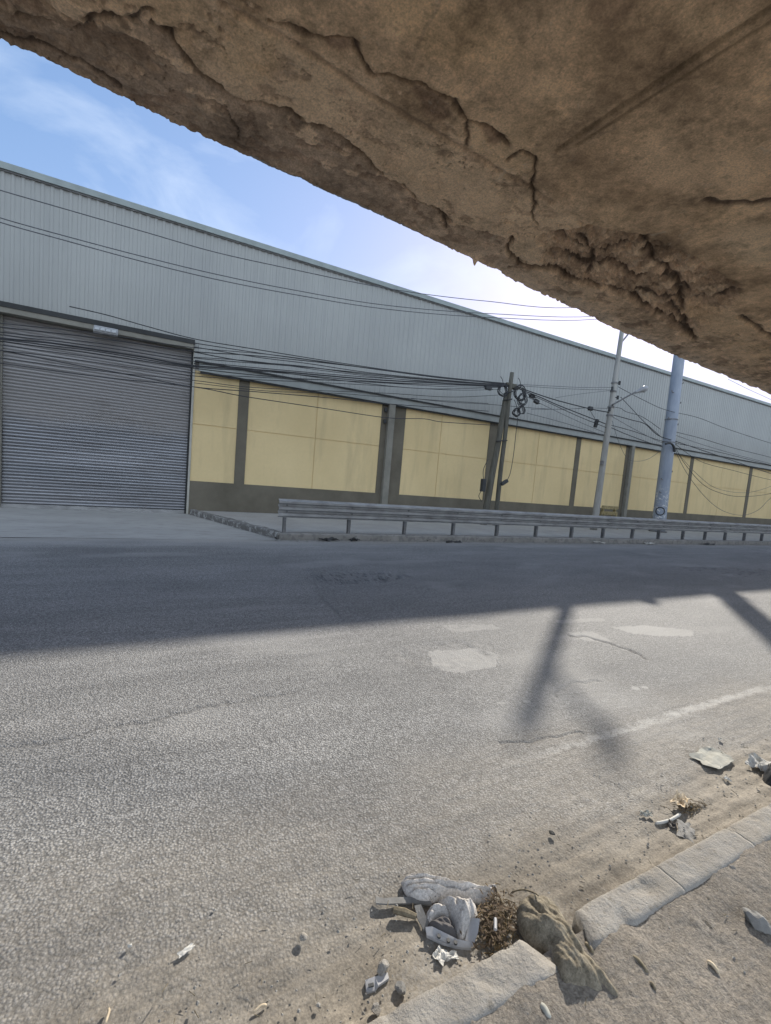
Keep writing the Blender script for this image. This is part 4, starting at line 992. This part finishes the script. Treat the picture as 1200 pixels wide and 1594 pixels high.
def heap(pts_px, Z0, hmax, k, axis, lam, famp, seed=0.0, step=0.0032, warp=0.35, pw=1.6, low=0.3, dents=()):
    P = [on_z(a, b, Z0) for a, b in pts_px]; P = smooth_line(P+[P[0]], 4)[:-1]
    A = np.array([(p.x, p.y) for p in P]); lo = A.min(0)-0.01; hi = A.max(0)+0.01
    X, Y = np.meshgrid(np.arange(lo[0], hi[0], step), np.arange(lo[1], hi[1], step))
    ins = np.zeros(X.shape, bool); d = np.full(X.shape, 1e9); nx_ = X.copy(); ny_ = Y.copy(); n = len(A)
    for i in range(n):
        a = A[i]; b = A[(i+1) % n]
        ins ^= ((a[1] > Y) != (b[1] > Y)) & (X < (b[0]-a[0])*(Y-a[1])/(b[1]-a[1]+1e-12)+a[0])
        e = b-a; tt = np.clip(((X-a[0])*e[0]+(Y-a[1])*e[1])/(e@e+1e-12), 0, 1); cx = a[0]+tt*e[0]; cy = a[1]+tt*e[1]
        q = np.hypot(X-cx, Y-cy); m_ = q < d; d = np.where(m_, q, d); nx_ = np.where(m_, cx, nx_); ny_ = np.where(m_, cy, ny_)
    a0, a1 = on_z(axis[0][0], axis[0][1], Z0), on_z(axis[1][0], axis[1][1], Z0); u = np.array([a1.x-a0.x, a1.y-a0.y]); u /= np.hypot(*u)
    T = (X-a0.x)*u[0]+(Y-a0.y)*u[1]; Sx = -(X-a0.x)*u[1]+(Y-a0.y)*u[0]
    env = 1-np.exp(-d/k)
    ph = Sx/lam+warp*(fbm(T*5+seed, Sx*5, 3)*2.5+0.3*np.sin(T*9+seed)); fold = (0.5+0.5*np.sin(2*np.pi*ph))**pw
    ph2 = Sx/(lam*.43)+warp*3*fbm(T*7+seed+5, Sx*7, 3); fold2 = (0.5+0.5*np.sin(2*np.pi*ph2))**2
    Z = Z0-0.006+env*(hmax*(1-low+low*2*np.clip(.5+fbm(T*7+seed, Sx*7+3, 3), 0, 1))+famp*(fold-.4)+famp*.3*(fold2-.4)+famp*.38*fbm(T*28, Sx*42+seed, 4, .6)+0.0015*fbm(X*150, Y*150, 2))
    for (px_, py_, r_, am) in dents:
        p = on_z(px_, py_, Z0+hmax*.6); Z = Z-am*np.exp(-(((X-p.x)**2+(Y-p.y)**2)/r_**2))*env
    Xo = np.where(ins, X, nx_); Yo = np.where(ins, Y, ny_); Zo = np.where(ins, Z, Z0-0.008)
    ny2, nx2 = X.shape; idx = -np.ones(X.shape, int); f = []; v = []
    use = ins.copy(); cell = ins[:-1, :-1] | ins[1:, :-1] | ins[:-1, 1:] | ins[1:, 1:]
    for j, i in zip(*np.nonzero(cell)):
        q = []
        for (dj, di) in ((0, 0), (0, 1), (1, 1), (1, 0)):
            jj_, ii_ = j+dj, i+di
            if idx[jj_, ii_] < 0: idx[jj_, ii_] = len(v); v.append((float(Xo[jj_, ii_]), float(Yo[jj_, ii_]), float(Zo[jj_, ii_])))
            q.append(int(idx[jj_, ii_]))
        f.append(tuple(q))
    return v, f
def solidify(o, th):
    md = o.modifiers.new('thickness', 'SOLIDIFY'); md.thickness = th; md.offset = -1; return o

# long draped rag + bunched cloth
rg = empty('rag', on_z(700, 1390, 0.02), 'dirty white rag crumpled on the road edge by the straw', 'rag')
mb = MB(); mb.add(*heap([(624, 1372), (636, 1362), (660, 1362), (690, 1370), (720, 1376), (750, 1380), (772, 1380), (770, 1392), (757, 1406), (740, 1404), (712, 1399), (690, 1399), (668, 1404), (648, 1402), (631, 1390)], .010, .036, .012, ((630, 1380), (765, 1392)), .020, .015, 1.3, step=.002, pw=1.4, warp=.26))
mb.build('long_fold', RAG, rg, True)
mb = MB(); mb.add(*heap([(682, 1402), (700, 1402), (722, 1404), (740, 1412), (744, 1430), (738, 1446), (726, 1460), (716, 1462), (708, 1450), (704, 1436), (697, 1424), (688, 1414)], .02, .052, .02, ((704, 1402), (724, 1458)), .030, .013, 4.1, step=.0022, warp=.6, pw=.8, low=.35))
mb.build('bunched_end', RAG, rg, True)
mb = MB(); mb.add(*heap([(663, 1432), (664, 1420), (672, 1412), (684, 1410), (694, 1414), (700, 1424), (694, 1430), (684, 1426), (676, 1432), (670, 1440)], .02, .045, .014, ((664, 1430), (700, 1420)), .016, .010, 7.7, step=.0022))
mb.build('turned_corner', RAG, rg, True)
shp = on_z(690, 1445, 0.02)
mb = MB(); mb.add(*heap([(664, 1440), (676, 1432), (696, 1428), (706, 1440), (712, 1456), (704, 1464), (690, 1464), (672, 1458)], .02, .04, .015, ((666, 1440), (706, 1460)), .03, .012, 2.2, step=.003))  # dark heap; the shade inside the bundle's opening is put into its colour
tag(mb.build('rag_opening_shade', simple('shaded_opening_cloth', (.09, .085, .085), .9), loc=shp, smooth=True), 'dark grey cloth standing in for the shaded opening under the white rag', 'cloth')
# slotted white plastic strip
ps = empty('plastic_strip', on_z(700, 1462, .03), 'cracked white plastic strip with round holes below the rag', 'plastic scrap')
def slab(mb, pts_px, Z0, th, lift=None):
    P = [on_z(a, b, Z0+(lift[i] if lift else 0)) for i, (a, b) in enumerate(pts_px)]; n_ = len(P)
    v = [p for p in P]+[p+Vector((0, 0, th)) for p in P]
    mb.add(v, [tuple(range(n_-1, -1, -1)), tuple(range(n_, 2*n_))]+[(i, (i+1) % n_, n_+(i+1) % n_, n_+i) for i in range(n_)])
    return P
mb = MB(); slab(mb, [(662, 1447), (672, 1446), (712, 1466), (731, 1470), (733, 1480), (718, 1479), (690, 1472), (664, 1460)], .012, .010, [.02, .02, .015, .01, 0, 0, .005, .01]); mb.build('strip', PLAST, ps)
mb = MB(); slab(mb, [(722, 1474), (731, 1430), (747, 1432), (744, 1452), (736, 1474)], .014, .005, [.0, .03, .05, .03, .01]); mb.build('flange', PLAST, ps)
for (a, b) in ((683, 1459), (698, 1466), (709, 1469)):
    c_ = on_z(a, b, .034); mb = MB(); mb.tube([c_, c_+Vector((0, 0, .0065))], .006, 10); mb.build('hole', BLACKP, ps)
# grey board, stick, strap
mb = MB(); slab(mb, [(584, 1397), (596, 1400), (632, 1398), (668, 1399), (672, 1410), (640, 1408), (600, 1409), (585, 1408)], .006, .006); tag(mb.build('board', GREYP, loc=on_z(625, 1402, .02)), 'flat grey board sticking out left of the white rag', 'board')
mb = MB(); a, b = on_z(613, 1416, .016), on_z(648, 1427, .018); mb.tube([a, a.lerp(b, .5)+Vector((0, 0, .003)), b], [.011, .013, .009], 7); tag(mb.build('stick', TWIG, loc=a), 'short thick stick under the grey board', 'stick')
mb = MB(); slab(mb, [(645, 1411), (655, 1409), (664, 1430), (673, 1448), (660, 1450), (650, 1432)], .012, .004, [.01, .01, .01, .005, .0, .0]); tag(mb.build('strap', GREYP, loc=on_z(660, 1430, .03)), 'grey strap running from the board to the plastic strip', 'strap')
def paper(px_, py_, w_, h_, rot, lab, mat=PAPER, Z0=.02, cr=.02, name='paper_scrap', cat='paper scrap', seed=0.0, group=None):
    c_ = on_z(px_, py_, Z0); n_ = 10; v = []; f = []
    for i in range(n_+1):
        for j in range(n_+1):
            x = (i/n_-.5)*w_; y = (j/n_-.5)*h_; k = 1+.35*mnoise.noise(Vector((i*.4+seed, j*.4, 3+seed)))
            xr = (x*math.cos(rot)-y*math.sin(rot))*k; yr = (x*math.sin(rot)+y*math.cos(rot))*k
            v.append((c_.x+xr, c_.y+yr, Z0+cr*(.5+mnoise.noise(Vector((i*.33+seed, j*.33, seed)))+.22*mnoise.noise(Vector((i*.9+seed, j*.9, seed))))))
    for i in range(n_):
        for j in range(n_): a = i*(n_+1)+j; f.append((a, a+n_+1, a+n_+2, a+1))
    mb = MB(); mb.add(v, f); o = mb.build(name, mat, loc=c_); solidify(o, .002); return tag(o, lab, cat, group)
paper(686, 1488, .045, .04, .4, 'folded white paper scrap below the plastic strip', seed=1.1, cr=.010)
paper(703, 1489, .04, .022, -.3, 'small pale paper sliver beside the folded paper scrap', seed=5.2, cr=.007)
# plastic bracket
br_ = empty('plastic_bracket', on_z(586, 1532, .02), 'broken grey plastic bracket with a square hole near the bottom edge', 'plastic scrap')
mb = MB(); slab(mb, [(568, 1530), (583, 1524), (588, 1538), (584, 1546), (570, 1549)], .008, .010, [0, .008, .008, 0, 0]); slab(mb, [(583, 1524), (603, 1517), (605, 1526), (588, 1538)], .016, .008); mb.build('plate', PLAST, br_)
mb = MB(); slab(mb, [(573, 1533), (581, 1531), (582, 1536), (574, 1538)], .022, .004); mb.build('hole', BLACKP, br_)
# sack
mb = MB(); mb.add(*heap([(804, 1416), (812, 1402), (834, 1398), (858, 1408), (872, 1426), (884, 1446), (900, 1468), (922, 1490), (944, 1512), (960, 1538), (972, 1566), (970, 1580), (950, 1576), (924, 1566), (898, 1560), (876, 1556), (862, 1540), (854, 1518), (846, 1498), (832, 1478), (818, 1462), (806, 1440)], .050, .066, .018, ((818, 1405), (955, 1565)), .046, .010, 9.3, warp=.38, low=.34, pw=.8))
sk = tag(mb.build('sack', SACK, loc=on_z(870, 1470, .09), smooth=True), 'greenish brown woven sack slumped over the gap in the kerb', 'sack')
sk2 = MB(); random.seed(5)
for i in range(60):
    a = random.random(); p = on_z(900+a*58, 1540+a*30+random.uniform(-3, 2), .07); d = Vector((random.uniform(-.006, .014), random.uniform(-.014, .004), random.uniform(-.004, .006)))
    sk2.tube([p, p+d*.5+Vector((0, 0, .006)), p+d], .0009, 3, False)
sk2.build('frayed_threads', SACK, sk)
# straw heap filling the gap of the kerb
random.seed(11); mb = MB()
for i in range(700):
    a = random.gauss(0, 1); b = random.gauss(0, 1); p = on_z(774+a*13-b*1, 1436+b*21, .03); p.z = .022+max(0, .022-.006*(a*a+b*b))*random.random()
    an = random.random()*6.28; l_ = random.uniform(.008, .05)*random.random(); d = Vector((math.cos(an)*l_, math.sin(an)*l_, random.uniform(-.006, .008)))
    mb.tube([p, p+d*.5+Vector((0, 0, random.uniform(0, .006))), p+d], random.uniform(.0008, .0022), 3, False)
tag(mb.build('straw', STRAW), 'dry brown straw heaped between rag and sack', 'straw', kind='stuff')
mb = MB()
for i in range(260):
    a = random.gauss(0, 1); b = random.gauss(0, 1); p = on_z(772+a*15-b*4, 1438+b*22, .022); p.z = .03+random.random()*.03
    an = random.random()*6.28; l_ = random.uniform(.006, .018); u_ = Vector((math.cos(an), math.sin(an), random.uniform(-.5, .5)))*l_; w_ = Vector((-math.sin(an), math.cos(an), random.uniform(-.5, .5)))*l_*.6
    mb.add([p, p+u_+w_*.4, p+u_*1.8, p+u_-w_*.6], [(0, 1, 2, 3)])
tag(mb.build('dead_leaves', simple('dead_leaf', (.085, .06, .038), .9, 0, .5, 70)), 'dark dead leaf bits mixed into the straw heap', 'leaves', kind='stuff')
mb = MB(); a, b = on_z(771, 1430, .075), on_z(771, 1447, .075); mb.tube([a, b], .006, 6); tag(mb.build('plastic_straw', PLAST, loc=a), 'short white plastic tube standing out of the straw heap', 'plastic tube')
mb = MB(); mb.tube(smooth_line([on_z(797, 1388, .03), on_z(815, 1385, .05), on_z(832, 1390, .10), on_z(838, 1394, .12)]), .003, 5); tag(mb.build('twig', TWIG, loc=on_z(797, 1388, .03), smooth=True), 'bent twig lying at the top end of the sack', 'twig')

def stone(px_, py_, r_, lab, Z0, mat=STONE, sq=(1, .8, .65), seed=0.0, name='stone', group=None, rough=.35):
    import bmesh
    c_ = on_z(px_, py_, Z0); bm = bmesh.new(); bmesh.ops.create_icosphere(bm, subdivisions=3, radius=1)
    for v_ in bm.verts:
        d = v_.co.normalized(); k = 1+rough*mnoise.noise(d*1.3+Vector((seed, seed*2, 0)))+.15*mnoise.noise(d*3.5+Vector((seed, 0, 3)))
        # knock flats
        for pl in range(4):
            nrm = Vector((math.sin(seed*3+pl*2.1), math.cos(seed*5+pl*1.7), math.sin(pl*2.6+seed)))
            nrm.normalize(); pr = d.dot(nrm)*k
            if pr > .72: d = d-nrm*((pr-.72)/max(k, .01))
        v_.co = Vector((d.x*k*sq[0]*r_, d.y*k*sq[1]*r_, d.z*k*sq[2]*r_))
    me = bpy.data.meshes.new(name); bm.to_mesh(me); bm.free(); me.materials.append(mat)
    o = bpy.data.objects.new(name, me); COL.objects.link(o); o.location = c_+Vector((0, 0, r_*sq[2]*.55)); o.rotation_euler = (0, 0, seed); return tag(o, lab, 'stone' if name == 'stone' else None, group)
stone(1177, 1440, .042, 'angular grey stone with a hard shadow on the right verge', .08, sq=(1, .7, .6), seed=1.2, rough=.4)
stone(623, 1541, .019, 'small grey stone right of the plastic bracket', .02, seed=2.2)
stone(596, 1509, .022, 'dusty stone behind the plastic bracket', .02, seed=3.4, mat=KERB)
stone(585, 1574, .016, 'pale pebble beside the kerb at the bottom edge', .03, seed=4.4, mat=KERB)
stone(859, 1298, .014, 'dark pebble alone on the dust left of the kerb', .01, seed=5.1, mat=simple('dark_stone', (.08, .078, .07)))
stone(472, 1459, .0145, 'round flat pale pebble on the road dust', .01, seed=6.0, sq=(1, 1, .4), rough=.08, mat=KERB)
stone(1140, 1354, .016, 'grey pebble behind the kerb near the right edge', .08, seed=7.7, mat=KERB)
stone(1105, 1340, .014, 'dark clod just behind the kerb', .08, seed=8.8, mat=simple('dark_clod', (.10, .085, .065)))
stone(202, 1473, .007, 'tiny white pebble on the asphalt lower left', .008, seed=9.3, mat=PAPER)
def stick(a, b, r_, lab, mat=TWIG, Z0=.085, flat=False, name='stick', bend=.004):
    p, q = on_z(a[0], a[1], Z0), on_z(b[0], b[1], Z0); mb = MB()
    mid = p.lerp(q, .5)+Vector((bend, bend, .004)); mb.tube(smooth_line([p, mid, q], 4), [r_*.7]+[r_]*7+[r_*.6], 6)
    return tag(mb.build(name, mat, loc=p, smooth=True), lab, 'stick')
stick((982, 1489), (1008, 1515), .008, 'dark stick lying on the dirt right of the sack', bend=.006)
stick((1101, 1497), (1119, 1515), .006, 'pale stick on the dirt towards the bottom right', CREAM)
stick((911, 1470), (923, 1485), .008, 'short dark chip of wood beside the sack', TWIG)
stick((1012, 1531), (1020, 1541), .005, 'tiny dark twig near the bottom right corner')
stick((785, 1577), (862, 1590), .003, 'thin twig in the shadow of the sack', bend=.01)
stick((842, 1567), (855, 1588), .011, 'flat pale wood chip in the shadow of the sack', CARD)
stick((1140, 1342), (1168, 1362), .003, 'thin dark twig behind the kerb on the right')
stick((394, 1577), (415, 1565), .004, 'pale straw stick at the bottom edge', CREAM, .012)
stick((163, 1594), (169, 1570), .004, 'upright pale stick at the bottom left edge', CREAM, .01)
stick((1020, 1282), (1059, 1267), .0075, 'bent white plastic stick near the cream scrap', PAPER, .012, bend=-.012)
paper(1060, 1251, .11, .06, .2, 'cream and brown crumpled food scrap beside the kerb', CREAM, .015, .035, 'food_scrap', 'food scrap', 2.7)
mb = MB(); random.seed(4)
for i in range(40):
    p = on_z(1075+random.gauss(0, 13), 1260+random.gauss(0, 4), .012); an = random.random()*3.14; l_ = random.uniform(.02, .07); mb.tube([p, p+Vector((math.cos(an)*l_*.5, math.sin(an)*l_*.5, .01)), p+Vector((math.cos(an)*l_, math.sin(an)*l_, .002))], .0016, 3, False)
tag(mb.build('straw', STRAW), 'brown fibres scattered beside the cream scrap', 'straw', kind='stuff')
paper(1110, 1181, .27, .16, .1, 'flat torn sheet of dusty cardboard on the road edge', CARD, .012, .010, 'cardboard', 'cardboard', 4.4)
paper(1068, 1294, .13, .07, .5, 'thin greyish plastic film half buried beside the kerb', GREYP, .012, .010, 'plastic_film', 'plastic film', 8.1)
paper(1005, 1268, .06, .03, -.5, 'pale torn leaf of paper left of the white stick', CARD, .012, .015, seed=3.3)
paper(1131, 1213, .03, .03, -.5, 'small white scrap below the cardboard', PAPER, .012, .015, seed=9.3)
paper(1121, 1151, .03, .02, .5, 'tiny white scrap above the cardboard', PAPER, .012, .01, seed=6.3)
paper(289, 1480, .048, .018, .35, 'small white paper strip alone on the asphalt lower left', PAPER, .010, .003, seed=1.7)
paper(1180, 1192, .13, .10, .3, 'crumpled white paper against the black bag', PAPER, .012, .04, seed=5.7)
mb = MB(); mb.add(*heap([(1186, 1212), (1190, 1200), (1204, 1192), (1230, 1194), (1256, 1206), (1250, 1224), (1220, 1230), (1196, 1226)], .01, .13, .04, ((1190, 1210), (1250, 1210)), .07, .02, 3.9, step=.005))
tag(mb.build('bag', BLACKBAG, loc=on_z(1200, 1200, 0), smooth=True), 'black plastic bag lying at the right edge of the picture', 'bag')
paper(1047, 1286, .05, .03, .5, 'dark scrap half buried left of the plastic film', simple('dark_scrap', (.07, .065, .06)), .012, .015, seed=2.3)
# litter along the far kerb
DK = simple('dark_litter', (.05, .05, .05))
for (a, b, w_, h_, lab, mt, sd) in ((437, 837, .28, .14, 'dark litter clump at the near end of the far kerb', DK, 1), (512, 840, .4, .14, 'dark strip of litter left of the white litter by the kerb', DK, 2), (533, 838, .5, .16, 'white crumpled litter in the gutter of the far kerb', PAPER, 3), (551, 840, .22, .14, 'dark litter right of the white litter by the kerb', DK, 4),
        (655, 838, .4, .14, 'pale litter in the gutter under the third guardrail post', PAPER, 5), (670, 840, .3, .1, 'dark litter beside the pale gutter litter', DK, 6), (706, 843, .5, .06, 'thin dark strip lying in the far gutter', DK, 7), (818, 840, .6, .12, 'dark litter in the gutter right of the twin posts', DK, 8), (932, 843, .6, .14, 'pale litter in the gutter below the slender pole', PAPER, 9), (1103, 846, .8, .2, 'dark litter lump far along the kerb', DK, 10), (1010, 845, .5, .16, 'pale litter in the gutter before the thick pole', PAPER, 12)):
    paper(a, b+2, w_, h_, .1, lab, mt, .005, .07, 'litter', 'litter', sd*1.37)
# loose gravel and crumbs
random.seed(21); mb = MB()
def crumb(mb, p, r_):
    a = random.random()*6.28; v = []
    for k in range(5): v.append(p+Vector((math.cos(a+k*1.257)*r_*random.uniform(.7, 1.1), math.sin(a+k*1.257)*r_*random.uniform(.6, 1.1), random.uniform(-.1, .25)*r_)))
    v.append(p+Vector((random.uniform(-.2, .2)*r_, random.uniform(-.2, .2)*r_, r_*random.uniform(.5, .9))))
    mb.add(v, [(k, (k+1) % 5, 5) for k in range(5)])
for i in range(1500):
    x = random.uniform(-.4, 4.5); y = random.choice((random.uniform(.25, KB-.02), random.uniform(KF+.02, 1.5), random.uniform(KF+.02, 1.25))); z0 = .078 if y < KB else .018*(y < 1.25)+.004
    crumb(mb, Vector((x, y, z0)), random.choice((.002, .002, .003, .003, .004, .006))*random.uniform(.8, 1.3))
for i in range(500):
    x = random.uniform(2, 28); y = random.gauss(9.4, .08); crumb(mb, Vector((x, y, .01)), random.uniform(.01, .035))
tag(mb.build('gravel', STONE), 'loose grit and small pebbles scattered on the dust', 'gravel', kind='stuff')
mb = MB()
for i in range(260):
    x = random.uniform(-.2, 4.2); y = random.choice((random.uniform(.3, KB-.02), random.uniform(KF+.02, 1.4))); z0 = .085 if y < KB else .022
    a = random.random()*6.28; l_ = random.uniform(.006, .028); mb.tube([(x, y, z0), (x+math.cos(a)*l_, y+math.sin(a)*l_, z0+random.uniform(-.002, .004))], random.uniform(.0008, .0018), 4, False)
tag(mb.build('twig_bits', TWIG), 'tiny dry twig bits scattered over the dirt', 'twigs', kind='stuff')
